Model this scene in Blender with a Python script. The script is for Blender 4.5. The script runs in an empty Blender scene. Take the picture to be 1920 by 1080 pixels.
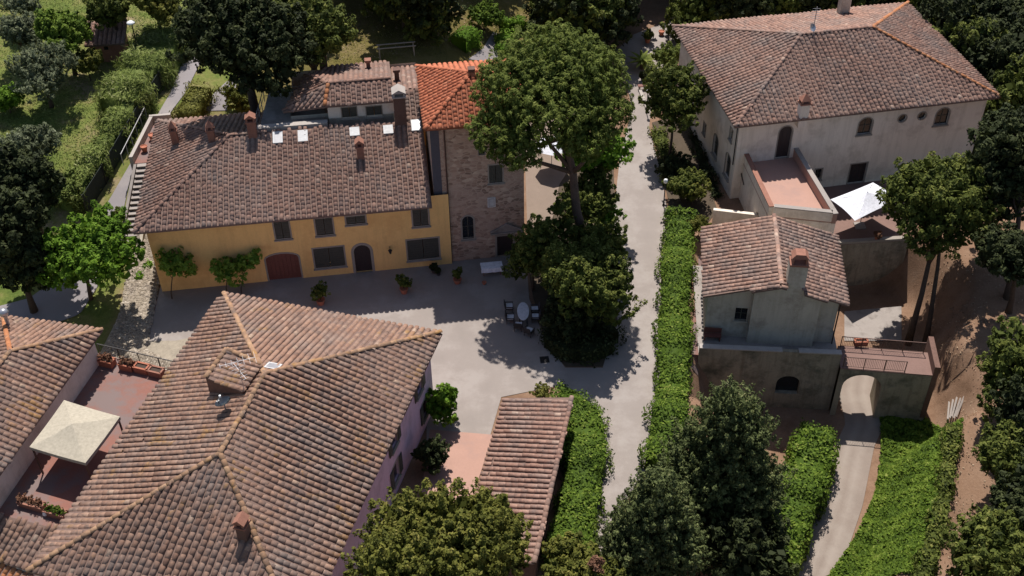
import bpy, math, random
import numpy as np
from mathutils import Matrix, Vector
from mathutils.geometry import tessellate_polygon

SC = bpy.context.scene
COL = SC.collection
RAD = math.radians

# ------------------------------------------------------------------ camera
FPX, TH, RO, HC = 2150.0, RAD(40.3), RAD(-0.9), 54.0      # focal length in pixels of a 1920 px frame, tilt, roll, height
cam_d = bpy.data.cameras.new('camera')
cam = bpy.data.objects.new('camera', cam_d)
COL.objects.link(cam)
cam_d.sensor_width = 36.0
cam_d.lens = 36.0 * FPX / 1920.0
cam_d.clip_start = 0.5
cam_d.clip_end = 2000.0
_R = Vector((1, 0, 0)); _U = Vector((0, math.sin(TH), math.cos(TH))); _W = Vector((0, -math.cos(TH), math.sin(TH)))
_c, _s = math.cos(RO), math.sin(RO)
_r = _R * _c + _U * _s
_u = _R * -_s + _U * _c
_m = Matrix((_r, _u, _W)).transposed().to_4x4()
_m.translation = Vector((0, 0, HC))
cam.matrix_world = _m
SC.camera = cam

# ------------------------------------------------------------------ light
SUNV = Vector((0.03, -0.53, -1.0))                       # a metre of height throws its shadow this far
SUN_EL = math.atan2(1.0, math.hypot(SUNV.x, SUNV.y))
world = bpy.data.worlds.new('World')
SC.world = world
world.use_nodes = True
nt = world.node_tree
nt.nodes.clear()
_o = nt.nodes.new('ShaderNodeOutputWorld'); _b = nt.nodes.new('ShaderNodeBackground'); _k = nt.nodes.new('ShaderNodeTexSky')
_k.sky_type = 'NISHITA'; _k.sun_disc = False
_k.sun_elevation = SUN_EL
_k.sun_rotation = math.atan2(-SUNV.x, -SUNV.y)
_b.inputs[1].default_value = 0.088
nt.links.new(_k.outputs[0], _b.inputs[0]); nt.links.new(_b.outputs[0], _o.inputs[0])
sun_d = bpy.data.lights.new('sun', 'SUN')
sun_d.energy = 5.0; sun_d.angle = RAD(0.53); sun_d.color = (1.0, 0.955, 0.90)
sun = bpy.data.objects.new('sun', sun_d)
COL.objects.link(sun)
sun.location = (0, 80, 100)
sun.rotation_euler = SUNV.to_track_quat('-Z', 'Y').to_euler()
SC.view_settings.view_transform = 'Standard'
SC.view_settings.look = 'None'
SC.view_settings.exposure = 0.28
SC.view_settings.gamma = 1.0
SC.view_settings.use_curve_mapping = False
SC.cycles.max_bounces = 8
SC.cycles.diffuse_bounces = 5

# ------------------------------------------------------------------ measuring: where a line of sight meets a level, a plane or the ground
def ray(px, py):
    x = (px - 960) / FPX; y = -(py - 540) / FPX
    x, y = _c * x - _s * y, _s * x + _c * y
    return np.array([x, y * math.sin(TH) + math.cos(TH), y * math.cos(TH) - math.sin(TH)])
def at(px, py, z=0.0):
    d = ray(px, py); t = (z - HC) / d[2]
    return np.array([d[0] * t, d[1] * t, z])
def proj(p):
    X, Y, Z = p[0], p[1], p[2] - HC
    u = Y * math.sin(TH) + Z * math.cos(TH); w = Y * math.cos(TH) - Z * math.sin(TH)
    x, y = X / w, u / w
    x, y = _c * x + _s * y, -_s * x + _c * y
    return 960 + x * FPX, 540 - y * FPX, w
def sm(a, b, x):
    t = np.clip((np.asarray(x, float) - a) / (b - a), 0, 1)
    return t * t * (3 - 2 * t)
LANE = np.array([(27.2, 64.5), (25.6, 60.5), (24.3, 57.0), (24.2, 54.0), (22.9, 51.8), (20.9, 46.8), (18.6, 42.3), (15.5, 37.5), (11, 32), (6, 27)])
def lane_dist(x, y):
    x = np.asarray(x, float); y = np.asarray(y, float)
    best = np.full(np.broadcast(x, y).shape, 1e9)
    for a, b in zip(LANE[:-1], LANE[1:]):
        d = b - a; t = np.clip(((x - a[0]) * d[0] + (y - a[1]) * d[1]) / (d @ d), 0, 1)
        best = np.minimum(best, np.hypot(x - a[0] - t * d[0], y - a[1] - t * d[1]))
    return best
def terr(x, y):
    x = np.asarray(x, float); y = np.asarray(y, float)
    left = sm(-25.0, -28.0, x)
    z = 4.6 * sm(60, 86, y) * left
    z = z + 4.4 * sm(70, 86, y) * sm(3, -8, x) * (1 - left)
    z = z + 0.05 * np.clip(y - 84, 0, None)
    z = z + 0.9 * sm(-32, -60, x) * sm(60, 80, y)
    z = z - 2.4 * sm(57, 38, y) * sm(24, 28, x)
    d = lane_dist(x, y) - 1.6 * sm(56, 60, y)
    lx = np.interp(y, LANE[::-1, 1], LANE[::-1, 0])
    d = np.where((x < lx) & (y < 56.2), d - 3.0 * sm(30, 40, y) - 4.0 * sm(50, 54, y), d)                  # the bank on the left stands further back
    d = np.where((x >= lx) & (y < 56.2), d - 2.6 * sm(48.5, 53, y), d)
    w = 1 - sm(1.75, 5.2, d)
    inside = sm(12.0, 12.1, x) * sm(31, 29, x) * sm(55.9, 56.0, y) * sm(68.4, 68.3, y)
    w = np.maximum(w, inside * sm(12, 21, x))
    z = z * (1 - w) - 4.5 * w
    return z
def tz(x, y): return float(terr(x, y))
def G(px, py, h=0.0):
    d = ray(px, py); lo, hi = 30.0, 260.0
    for t in np.linspace(40, 230, 400):
        p = d * t
        if HC + p[2] < tz(p[0], p[1]) + h: hi = t; break
        lo = t
    for _ in range(30):
        t = (lo + hi) / 2; p = d * t
        if HC + p[2] < tz(p[0], p[1]) + h: hi = t
        else: lo = t
    p = d * lo
    return np.array([p[0], p[1], HC + p[2]])

# ------------------------------------------------------------------ materials
MATS = {}
def _mat(name):
    m = bpy.data.materials.new(name); m.use_nodes = True
    n = m.node_tree.nodes; b = n['Principled BSDF']
    MATS[name] = m
    return m, m.node_tree, b
def _noise(t, scale, detail=4, rough=0.6, coord=None, dist=0.0):
    n = t.nodes.new('ShaderNodeTexNoise'); n.inputs['Scale'].default_value = scale; n.inputs['Detail'].default_value = detail
    n.inputs['Roughness'].default_value = rough; n.inputs['Distortion'].default_value = dist
    g = coord or t.nodes.new('ShaderNodeNewGeometry').outputs['Position']
    t.links.new(g, n.inputs['Vector'])
    return n.outputs['Fac']
def _ramp(t, fac, stops, interp='LINEAR'):
    r = t.nodes.new('ShaderNodeValToRGB'); r.color_ramp.interpolation = interp
    e = r.color_ramp.elements
    while len(e) > 1: e.remove(e[-1])
    e[0].position = stops[0][0]; e[0].color = (*stops[0][1], 1)
    for p, c in stops[1:]:
        k = e.new(p); k.color = (*c, 1)
    t.links.new(fac, r.inputs[0])
    return r.outputs[0]
def _mix(t, fac, a, b, mode='MIX'):
    m = t.nodes.new('ShaderNodeMix'); m.data_type = 'RGBA'; m.blend_type = mode
    for inp, val in ((m.inputs[0], fac), (m.inputs[6], a), (m.inputs[7], b)):
        if hasattr(val, 'is_linked'): t.links.new(val, inp)
        elif isinstance(val, (int, float)): inp.default_value = val
        else: inp.default_value = (*val, 1)
    return m.outputs[2]
def _bump(t, b, h, strength=0.3, dist=0.02):
    n = t.nodes.new('ShaderNodeBump'); n.inputs['Strength'].default_value = strength; n.inputs['Distance'].default_value = dist
    t.links.new(h, n.inputs['Height']); t.links.new(n.outputs[0], b.inputs['Normal'])
def grainy(name, c, var=0.22, scale=1.2, fine=14.0, rough=0.85, stain=None, stain_scale=0.4, bump=0.25, lo=0.5, hi=0.62, runs=0.0):
    """a weathered matt surface: two scales of mottling and, if asked, stains with their own colour"""
    m, t, b = _mat(name)
    c = np.array(c)
    col = _ramp(t, _noise(t, scale, 5, 0.65), [(0.25, c * (1 - var)), (0.5, c), (0.78, np.minimum(c * (1 + var), 0.9))])
    f = _noise(t, fine, 3, 0.7)
    col = _mix(t, 0.35, col, _ramp(t, f, [(0.3, c * (1 - 1.3 * var)), (0.7, np.minimum(c * (1 + 1.1 * var), 0.9))]))
    if stain is not None:
        fac = _ramp(t, _noise(t, stain_scale, 6, 0.7), [(lo, (0, 0, 0)), (hi, (1, 1, 1))])
        col = _mix(t, fac, col, stain)
    if runs:                                                                     # rain runs: narrow upright streaks, broken up by a broad mottle
        mp = t.nodes.new('ShaderNodeMapping'); mp.inputs['Scale'].default_value = (2.6, 2.6, 0.22)
        t.links.new(t.nodes.new('ShaderNodeNewGeometry').outputs['Position'], mp.inputs[0])
        st = _ramp(t, _noise(t, 1.0, 5, 0.7, coord=mp.outputs[0]), [(0.48, (0, 0, 0)), (0.68, (runs, runs, runs))])
        col = _mix(t, st, col, c * np.array((0.50, 0.46, 0.42)))
        cr = _ramp(t, _noise(t, 2.3, 8, 0.8, dist=1.2), [(0.60, (0, 0, 0)), (0.66, (runs, runs, runs))])
        col = _mix(t, cr, col, np.minimum(c * 1.22, 0.85))
    t.links.new(col, b.inputs['Base Color']); b.inputs['Roughness'].default_value = rough
    b.inputs['Specular IOR Level'].default_value = 0.25
    if bump: _bump(t, b, f, bump)
    return m
def plain(name, c, rough=0.6, metal=0.0, spec=0.4):
    m, t, b = _mat(name)
    c = np.array(c)
    col = _ramp(t, _noise(t, 6.0, 3), [(0.3, c * 0.85), (0.7, np.minimum(c * 1.12, 0.95))])
    t.links.new(col, b.inputs['Base Color']); b.inputs['Roughness'].default_value = rough
    b.inputs['Metallic'].default_value = metal; b.inputs['Specular IOR Level'].default_value = spec
    return m
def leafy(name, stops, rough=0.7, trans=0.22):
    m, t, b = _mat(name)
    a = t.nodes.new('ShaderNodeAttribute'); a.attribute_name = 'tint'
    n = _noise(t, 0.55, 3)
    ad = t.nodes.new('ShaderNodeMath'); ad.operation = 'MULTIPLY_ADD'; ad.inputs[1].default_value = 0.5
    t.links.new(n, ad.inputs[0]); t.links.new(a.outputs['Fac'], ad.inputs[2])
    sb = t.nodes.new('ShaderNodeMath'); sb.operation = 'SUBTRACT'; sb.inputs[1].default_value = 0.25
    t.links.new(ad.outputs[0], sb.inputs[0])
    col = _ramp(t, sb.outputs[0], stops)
    t.links.new(col, b.inputs['Base Color']); b.inputs['Roughness'].default_value = rough
    b.inputs['Specular IOR Level'].default_value = 0.12
    tr = t.nodes.new('ShaderNodeBsdfTranslucent'); t.links.new(col, tr.inputs[0])
    mx = t.nodes.new('ShaderNodeMixShader'); mx.inputs[0].default_value = trans
    out = t.nodes['Material Output']
    t.links.new(b.outputs[0], mx.inputs[1]); t.links.new(tr.outputs[0], mx.inputs[2]); t.links.new(mx.outputs[0], out.inputs[0])
    return m
def tiley(name, stops, lichen=(0.40, 0.21, 0.06), lich=0.62, grey=(0.225, 0.19, 0.17), gr=0.58, dirt=0.7):
    """fired clay: each tile its own tone, grey weathering in broad drifts, ochre lichen in patches"""
    m, t, b = _mat(name)
    a = t.nodes.new('ShaderNodeAttribute'); a.attribute_name = 'tint'
    col = _ramp(t, a.outputs['Fac'], stops)
    g1 = _ramp(t, _noise(t, 0.33, 5, 0.7), [(gr - 0.12, (0, 0, 0)), (gr + 0.12, (0.75, 0.75, 0.75))])
    col = _mix(t, g1, col, grey)
    l1 = _ramp(t, _noise(t, 0.5, 7, 0.74, dist=0.4), [(lich, (0, 0, 0)), (lich + 0.09, (0.8, 0.8, 0.8))])
    col = _mix(t, l1, col, lichen)
    dk = _ramp(t, _noise(t, 1.7, 7, 0.75, dist=0.6), [(0.50, (0, 0, 0)), (0.64, (dirt, dirt, dirt))])
    col = _mix(t, dk, col, (0.115, 0.092, 0.085))
    f = _noise(t, 11.0, 4, 0.75)
    col = _mix(t, 0.55, col, _ramp(t, f, [(0.3, (0.35, 0.33, 0.32)), (0.5, (0.5, 0.5, 0.5)), (0.72, (0.72, 0.7, 0.66))]), 'OVERLAY')
    t.links.new(col, b.inputs['Base Color']); b.inputs['Roughness'].default_value = 0.9
    b.inputs['Specular IOR Level'].default_value = 0.2
    _bump(t, b, f, 0.3, 0.012)
    return m
OLD = [(p_, np.array(c_) * (0.90, 0.86, 0.88)) for p_, c_ in [(0.0, (0.18, 0.108, 0.084)), (0.3, (0.27, 0.165, 0.126)), (0.6, (0.32, 0.20, 0.152)), (0.85, (0.37, 0.24, 0.185)), (1.0, (0.43, 0.32, 0.25))]]
M_tile_f = tiley('weathered_clay_tile', [(p_, np.array(c_) * (1.06, 1.05, 0.95)) for p_, c_ in OLD], lich=0.565, lichen=(0.33, 0.18, 0.065))
M_tile_y = tiley('old_clay_tile', [(p, np.array(c) * (0.94, 0.92, 0.89)) for p, c in OLD], lich=0.68, gr=0.60)
M_tile_r = tiley('greyed_clay_tile', [(p, np.array(c) * (1.15, 1.13, 1.09)) for p, c in OLD], lich=0.72)
M_tile_s = tiley('pale_clay_tile', [(p, np.array(c) * (1.22, 1.21, 1.15)) for p, c in OLD], lich=0.74)
M_tile_t = tiley('new_orange_tile', [(0.0, (0.40, 0.12, 0.06)), (0.5, (0.50, 0.16, 0.082)), (1.0, (0.57, 0.205, 0.11))], lich=0.9, gr=0.95, dirt=0.2)
M_tile_o = tiley('orange_ridge_tile', [(0.0, (0.33, 0.13, 0.06)), (0.5, (0.44, 0.18, 0.08)), (1.0, (0.50, 0.24, 0.12))], lich=0.6, gr=0.9)
M_tile_m = tiley('mortared_ridge_tile', [(0.0, (0.24, 0.145, 0.09)), (0.5, (0.34, 0.20, 0.12)), (1.0, (0.40, 0.25, 0.15))], lich=0.55, gr=0.85)
M_pan = grainy('clay_pan', (0.17, 0.11, 0.088), 0.3, 2.0)
M_pan_o = grainy('orange_pan', (0.24, 0.085, 0.045), 0.2, 2.0)
M_yellow = grainy('ochre_render', (0.84, 0.52, 0.20), 0.10, 0.5, 8, stain=(0.74, 0.43, 0.16), stain_scale=0.35, runs=0.18)
M_stone = None
M_cream = grainy('cream_render', (0.76, 0.665, 0.565), 0.08, 0.5, 9, stain=(0.62, 0.53, 0.44), stain_scale=0.5, runs=0.28)
M_white = grainy('pale_render', (0.60, 0.57, 0.55), 0.08, 0.5, 9, stain=(0.47, 0.45, 0.44), stain_scale=0.5)
M_lilac = grainy('faded_rose_render', (0.62, 0.44, 0.54), 0.12, 0.5, 9, stain=(0.50, 0.355, 0.43), stain_scale=0.5, runs=0.2)
M_grey = grainy('grey_render', (0.52, 0.465, 0.375), 0.12, 0.6, 9, stain=(0.38, 0.325, 0.26), stain_scale=0.45, runs=0.35)
M_moss = grainy('stained_wall_render', (0.31, 0.26, 0.19), 0.25, 0.7, 7, stain=(0.10, 0.095, 0.07), stain_scale=0.5, lo=0.48, hi=0.66, runs=0.6)
M_pale = grainy('pale_stone', (0.38, 0.335, 0.30), 0.15, 2.0, 12)
M_frame = grainy('grey_stone_trim', (0.30, 0.26, 0.22), 0.15, 2.0, 12)
M_court = grainy('courtyard_gravel', (0.270, 0.230, 0.204), 0.13, 0.5, 30, stain=(0.31, 0.27, 0.242), stain_scale=0.25, bump=0.3)
M_road = grainy('worn_asphalt', (0.24, 0.215, 0.215), 0.10, 0.4, 20, stain=(0.28, 0.25, 0.24), stain_scale=0.3, bump=0.15)
M_lane = grainy('dusty_lane', (0.225, 0.178, 0.146), 0.18, 0.5, 16, stain=(0.25, 0.205, 0.17), stain_scale=0.35, bump=0.3)
def _tracks(m):
    t = m.node_tree; b = t.nodes['Principled BSDF']; src = b.inputs['Base Color'].links[0].from_socket
    a = t.nodes.new('ShaderNodeAttribute'); a.attribute_name = 'tint'
    n = _noise(t, 0.7, 5, 0.7)
    f = t.nodes.new('ShaderNodeMath'); f.operation = 'MULTIPLY'; t.links.new(a.outputs['Fac'], f.inputs[0]); t.links.new(_ramp(t, n, [(0.3, (.35, .35, .35)), (0.6, (1, 1, 1))]), f.inputs[1])
    t.links.new(_mix(t, f.outputs[0], src, (0.30, 0.25, 0.21)), b.inputs['Base Color'])
_tracks(M_lane)
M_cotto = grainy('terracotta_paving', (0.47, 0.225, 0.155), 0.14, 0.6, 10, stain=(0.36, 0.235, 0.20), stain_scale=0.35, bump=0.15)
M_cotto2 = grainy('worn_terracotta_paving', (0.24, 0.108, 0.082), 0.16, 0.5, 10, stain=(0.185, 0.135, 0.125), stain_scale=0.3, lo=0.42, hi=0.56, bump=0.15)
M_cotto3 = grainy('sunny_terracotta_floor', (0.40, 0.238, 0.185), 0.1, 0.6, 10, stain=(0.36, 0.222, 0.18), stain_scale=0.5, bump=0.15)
M_brick = grainy('red_brick', (0.28, 0.13, 0.09), 0.3, 3.0, 16)
M_brickd = grainy('dark_brick', (0.15, 0.085, 0.065), 0.35, 2.5, 14)  # darker brick tone; on the bridge end pier it stands in for shade
M_clay = grainy('terracotta_pot', (0.38, 0.14, 0.085), 0.2, 3.0, 16)
M_conc = grainy('concrete', (0.30, 0.262, 0.235), 0.16, 1.0, 14, stain=(0.215, 0.185, 0.165), stain_scale=0.6)
M_cobble = grainy('cobble_stone', (0.30, 0.255, 0.195), 0.35, 3.0, 16)
M_bark = grainy('bark', (0.075, 0.052, 0.038), 0.4, 3.0, 12, bump=0.7)
M_barkp = grainy('pine_bark', (0.11, 0.072, 0.055), 0.4, 3.0, 12, bump=0.7)
M_wood = plain('brown_wood', (0.16, 0.055, 0.04), 0.6)
M_doord = plain('dark_wood', (0.035, 0.024, 0.024), 0.55)
M_shut = plain('shutter_green', (0.065, 0.062, 0.05), 0.6)
M_glass = plain('window_glass', (0.016, 0.018, 0.022), 0.12, 0.0, 0.6)
M_iron = plain('dark_iron', (0.03, 0.028, 0.028), 0.5, 0.4)
M_rail = plain('grey_rail', (0.33, 0.32, 0.32), 0.45, 0.5)
M_pipe = plain('copper_pipe', (0.09, 0.05, 0.04), 0.5, 0.3)
M_canvas = plain('cream_canvas', (0.40, 0.352, 0.272), 0.85, 0.0, 0.2)
M_sheet = plain('white_canvas', (0.62, 0.62, 0.66), 0.85, 0.0, 0.2)
M_cloth = plain('table_linen', (0.78, 0.78, 0.82), 0.8, 0.0, 0.2)
M_globe = plain('white_globe', (0.85, 0.85, 0.84), 0.3)
M_metal = plain('galvanised_metal', (0.42, 0.42, 0.44), 0.35, 0.6)
M_wick = plain('dark_wicker', (0.05, 0.042, 0.04), 0.7)
M_cush = plain('pale_cushion', (0.62, 0.60, 0.62), 0.9)
M_blind = plain('white_blind', (0.52, 0.51, 0.50), 0.7)
M_skyl = plain('skylight_glass', (0.30, 0.29, 0.30), 0.2, 0.0, 0.6)
M_soilc = grainy('planter_soil', (0.06, 0.04, 0.03), 0.3, 6, 20)

def _stone():
    m, t, b = _mat('rubble_masonry')
    v = t.nodes.new('ShaderNodeTexVoronoi'); v.inputs['Scale'].default_value = 2.6
    mp = t.nodes.new('ShaderNodeMapping'); mp.inputs['Scale'].default_value = (1, 1, 1.9)
    g = t.nodes.new('ShaderNodeNewGeometry')
    t.links.new(g.outputs['Position'], mp.inputs[0]); t.links.new(mp.outputs[0], v.inputs['Vector'])
    s = t.nodes.new('ShaderNodeSeparateColor'); t.links.new(v.outputs['Color'], s.inputs[0])
    col = _ramp(t, s.outputs[0], [(0, (0.19, 0.118, 0.085)), (0.4, (0.33, 0.21, 0.15)), (0.75, (0.42, 0.28, 0.205)), (1, (0.52, 0.39, 0.29))])
    n = _noise(t, 0.5, 5)
    col = _mix(t, _ramp(t, n, [(0.45, (0, 0, 0)), (0.6, (0.7, 0.7, 0.7))]), col, (0.38, 0.26, 0.20))
    v2 = t.nodes.new('ShaderNodeTexVoronoi'); v2.feature = 'DISTANCE_TO_EDGE'; v2.inputs['Scale'].default_value = 2.6
    t.links.new(mp.outputs[0], v2.inputs['Vector'])
    col = _mix(t, _ramp(t, v2.outputs['Distance'], [(0.02, (1, 1, 1)), (0.09, (0, 0, 0))]), col, (0.43, 0.32, 0.24))
    t.links.new(col, b.inputs['Base Color']); b.inputs['Roughness'].default_value = 0.9
    _bump(t, b, v2.outputs['Distance'], 0.6, 0.06)
    return m
M_stone = _stone()
M_strip = grainy('dark_grey_strip', (0.085, 0.08, 0.095), 0.2, 0.8, 9)
M_deck = grainy('brown_paving', (0.20, 0.122, 0.10), 0.18, 0.8, 10)

L_pine = leafy('pine_needles', [(0, (0.035, 0.05, 0.01)), (0.4, (0.115, 0.148, 0.028)), (0.75, (0.2, 0.23, 0.05)), (1, (0.28, 0.3, 0.085))], trans=0.28)
L_oak = leafy('holm_oak_leaves', [(0, (0.025, 0.034, 0.007)), (0.4, (0.085, 0.105, 0.02)), (0.75, (0.165, 0.18, 0.038)), (1, (0.25, 0.235, 0.07))], trans=0.22)
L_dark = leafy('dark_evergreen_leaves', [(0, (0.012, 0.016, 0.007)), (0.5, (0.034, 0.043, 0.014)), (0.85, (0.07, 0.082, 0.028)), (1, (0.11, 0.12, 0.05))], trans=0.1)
L_cyp = leafy('conifer_sprays', [(0, (0.02, 0.028, 0.01)), (0.4, (0.075, 0.094, 0.032)), (0.8, (0.16, 0.18, 0.065)), (1, (0.26, 0.25, 0.12))], trans=0.16)
L_bright = leafy('fresh_green_leaves', [(0, (0.04, 0.075, 0.008)), (0.4, (0.11, 0.205, 0.018)), (0.75, (0.18, 0.29, 0.03)), (1, (0.27, 0.37, 0.06))], trans=0.3)
L_hedge = leafy('hedge_leaves', [(0, (0.022, 0.04, 0.005)), (0.35, (0.075, 0.125, 0.014)), (0.7, (0.15, 0.215, 0.026)), (1, (0.25, 0.285, 0.06))], trans=0.25)
L_olive = leafy('olive_leaves', [(0, (0.05, 0.06, 0.03)), (0.4, (0.13, 0.15, 0.08)), (0.75, (0.2, 0.22, 0.13)), (1, (0.28, 0.3, 0.2))], trans=0.2)
L_olvg = leafy('olive_green_leaves', [(0, (0.03, 0.036, 0.007)), (0.4, (0.115, 0.122, 0.022)), (0.75, (0.2, 0.19, 0.04)), (1, (0.3, 0.26, 0.075))], trans=0.25)
L_reed = leafy('reed_leaves', [(0, (0.06, 0.085, 0.02)), (0.4, (0.17, 0.215, 0.05)), (0.75, (0.26, 0.29, 0.09)), (1, (0.40, 0.40, 0.2))], trans=0.28)
L_young = leafy('young_leaves', [(0, (0.07, 0.12, 0.015)), (0.4, (0.19, 0.31, 0.04)), (0.75, (0.28, 0.40, 0.07)), (1, (0.38, 0.48, 0.12))], trans=0.35)
L_red = leafy('reddish_leaves', [(0, (0.06, 0.03, 0.02)), (0.5, (0.20, 0.10, 0.06)), (1, (0.33, 0.19, 0.12))])
L_yell = leafy('yellow_green_leaves', [(0, (0.06, 0.065, 0.012)), (0.5, (0.17, 0.165, 0.035)), (1, (0.28, 0.26, 0.08))], trans=0.25)

# ------------------------------------------------------------------ object plumbing
def tag(o, label=None, cat=None, group=None, kind=None):
    if label: o['label'] = label
    if cat: o['category'] = cat
    if group: o['group'] = group
    if kind: o['kind'] = kind
    return o
def empty(name, loc, rz=0.0, label=None, cat=None, group=None):
    o = bpy.data.objects.new(name, None); COL.objects.link(o)
    o.location = Vector([float(v) for v in loc]); o.rotation_euler = (0, 0, rz); o.empty_display_size = 0.3
    return tag(o, label, cat, group)
def link(name, me, parent=None, world=True):
    o = bpy.data.objects.new(name, me); COL.objects.link(o)
    if parent is not None:
        o.parent = parent
        if world and parent.type == 'EMPTY':
            o.matrix_parent_inverse = (Matrix.Translation(parent.location) @ parent.rotation_euler.to_matrix().to_4x4()).inverted()
    return o
def copy_tree(o, parent=None):
    c = o.copy(); COL.objects.link(c); c.parent = parent
    for ch in list(o.children): copy_tree(ch, c)
    return c
class MB:
    def __init__(s): s.v = []; s.f = []; s.t = []
    def add(s, vs, fs, tint=0.5):
        k = len(s.v); s.v += [tuple(float(a) for a in p) for p in vs]; s.f += [tuple(i + k for i in f) for f in fs]; s.t += [tint] * len(vs)
        return s
    def hexa(s, b, t, tint=0.5):
        """bottom ring and top ring of equal length, counter-clockwise from above"""
        n = len(b)
        fs = [tuple(range(n))[::-1], tuple(range(n, 2 * n))] + [(i, (i + 1) % n, n + (i + 1) % n, n + i) for i in range(n)]
        return s.add(list(b) + list(t), fs, tint)
    def box(s, c, d, rz=0.0, tint=0.5, tilt=None):
        x, y, z = d[0] / 2, d[1] / 2, d[2] / 2
        M = Matrix.Rotation(rz, 3, 'Z')
        if tilt is not None: M = tilt
        P = [Vector(c) + M @ Vector(q) for q in ((-x, -y, -z), (x, -y, -z), (x, y, -z), (-x, y, -z), (-x, -y, z), (x, -y, z), (x, y, z), (-x, y, z))]
        return s.hexa(P[:4], P[4:], tint)
    def bar(s, a, b, w, h=None, tint=0.5):
        a = Vector([float(q) for q in a]); b = Vector([float(q) for q in b]); d = b - a; L = d.length
        if L < 1e-6: return s
        return s.box((a + b) / 2, (w, h or w, L), tilt=d.to_track_quat('Z', 'Y').to_matrix(), tint=tint)
    def prism(s, poly, z0, z1, tint=0.5):
        p = [tuple(map(float, q[:2])) for q in poly]
        if sum(p[i][0] * p[(i + 1) % len(p)][1] - p[(i + 1) % len(p)][0] * p[i][1] for i in range(len(p))) < 0: p = p[::-1]
        return s.hexa([(x, y, z0) for x, y in p], [(x, y, z1) for x, y in p], tint)
    def tube(s, pts, rads, n=7, cap=True, tint=0.5):
        pts = [Vector([float(q) for q in p]) for p in pts]
        k = len(s.v); up = Vector((0, 0, 1))
        for i, p in enumerate(pts):
            d = (pts[min(i + 1, len(pts) - 1)] - pts[max(i - 1, 0)]).normalized()
            a = d.cross(Vector((1, 0, 0)) if abs(d.z) > 0.7 else up).normalized(); b = d.cross(a)
            for j in range(n):
                th = 2 * math.pi * j / n
                s.v.append(tuple(p + (a * math.cos(th) + b * math.sin(th)) * rads[i])); s.t.append(tint)
        for i in range(len(pts) - 1):
            for j in range(n):
                s.f.append((k + i * n + j, k + i * n + (j + 1) % n, k + (i + 1) * n + (j + 1) % n, k + (i + 1) * n + j))
        if cap:
            s.f.append(tuple(k + j for j in range(n))[::-1]); s.f.append(tuple(k + (len(pts) - 1) * n + j for j in range(n)))
        return s
    def lathe(s, c, prof, n=12, tint=0.5):
        k = len(s.v)
        for r, z in prof:
            for j in range(n):
                th = 2 * math.pi * j / n
                s.v.append((c[0] + r * math.cos(th), c[1] + r * math.sin(th), c[2] + z)); s.t.append(tint)
        for i in range(len(prof) - 1):
            for j in range(n):
                s.f.append((k + i * n + j, k + i * n + (j + 1) % n, k + (i + 1) * n + (j + 1) % n, k + (i + 1) * n + j))
        s.f.append(tuple(k + j for j in range(n))[::-1]); s.f.append(tuple(k + (len(prof) - 1) * n + j for j in range(n)))
        return s
    def mesh(s, name, mat, smooth=False):
        me = bpy.data.meshes.new(name); me.from_pydata(s.v, [], s.f); me.materials.append(mat)
        a = me.attributes.new('tint', 'FLOAT', 'POINT'); a.data.foreach_set('value', s.t)
        if smooth: me.polygons.foreach_set('use_smooth', [True] * len(me.polygons))
        me.update()
        return me
    def build(s, name, mat, parent=None, world=True, smooth=False):
        return link(name, s.mesh(name, mat, smooth), parent, world)
def np_mesh(name, V, Q, tint, mat, smooth=False):
    """big mesh from arrays: V (n,3), Q (m,4) quads or (m,3) triangles, tint (n)"""
    me = bpy.data.meshes.new(name); n, (m, k) = len(V), Q.shape
    me.vertices.add(n); me.vertices.foreach_set('co', np.ascontiguousarray(V, np.float32).ravel())
    me.loops.add(m * k); me.loops.foreach_set('vertex_index', np.ascontiguousarray(Q, np.int32).ravel())
    me.polygons.add(m); me.polygons.foreach_set('loop_start', np.arange(0, m * k, k, dtype=np.int32))
    if smooth: me.polygons.foreach_set('use_smooth', np.ones(m, bool))
    a = me.attributes.new('tint', 'FLOAT', 'POINT'); a.data.foreach_set('value', np.ascontiguousarray(tint, np.float32))
    me.materials.append(mat); me.update(calc_edges=True); me.validate()
    return me

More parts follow.
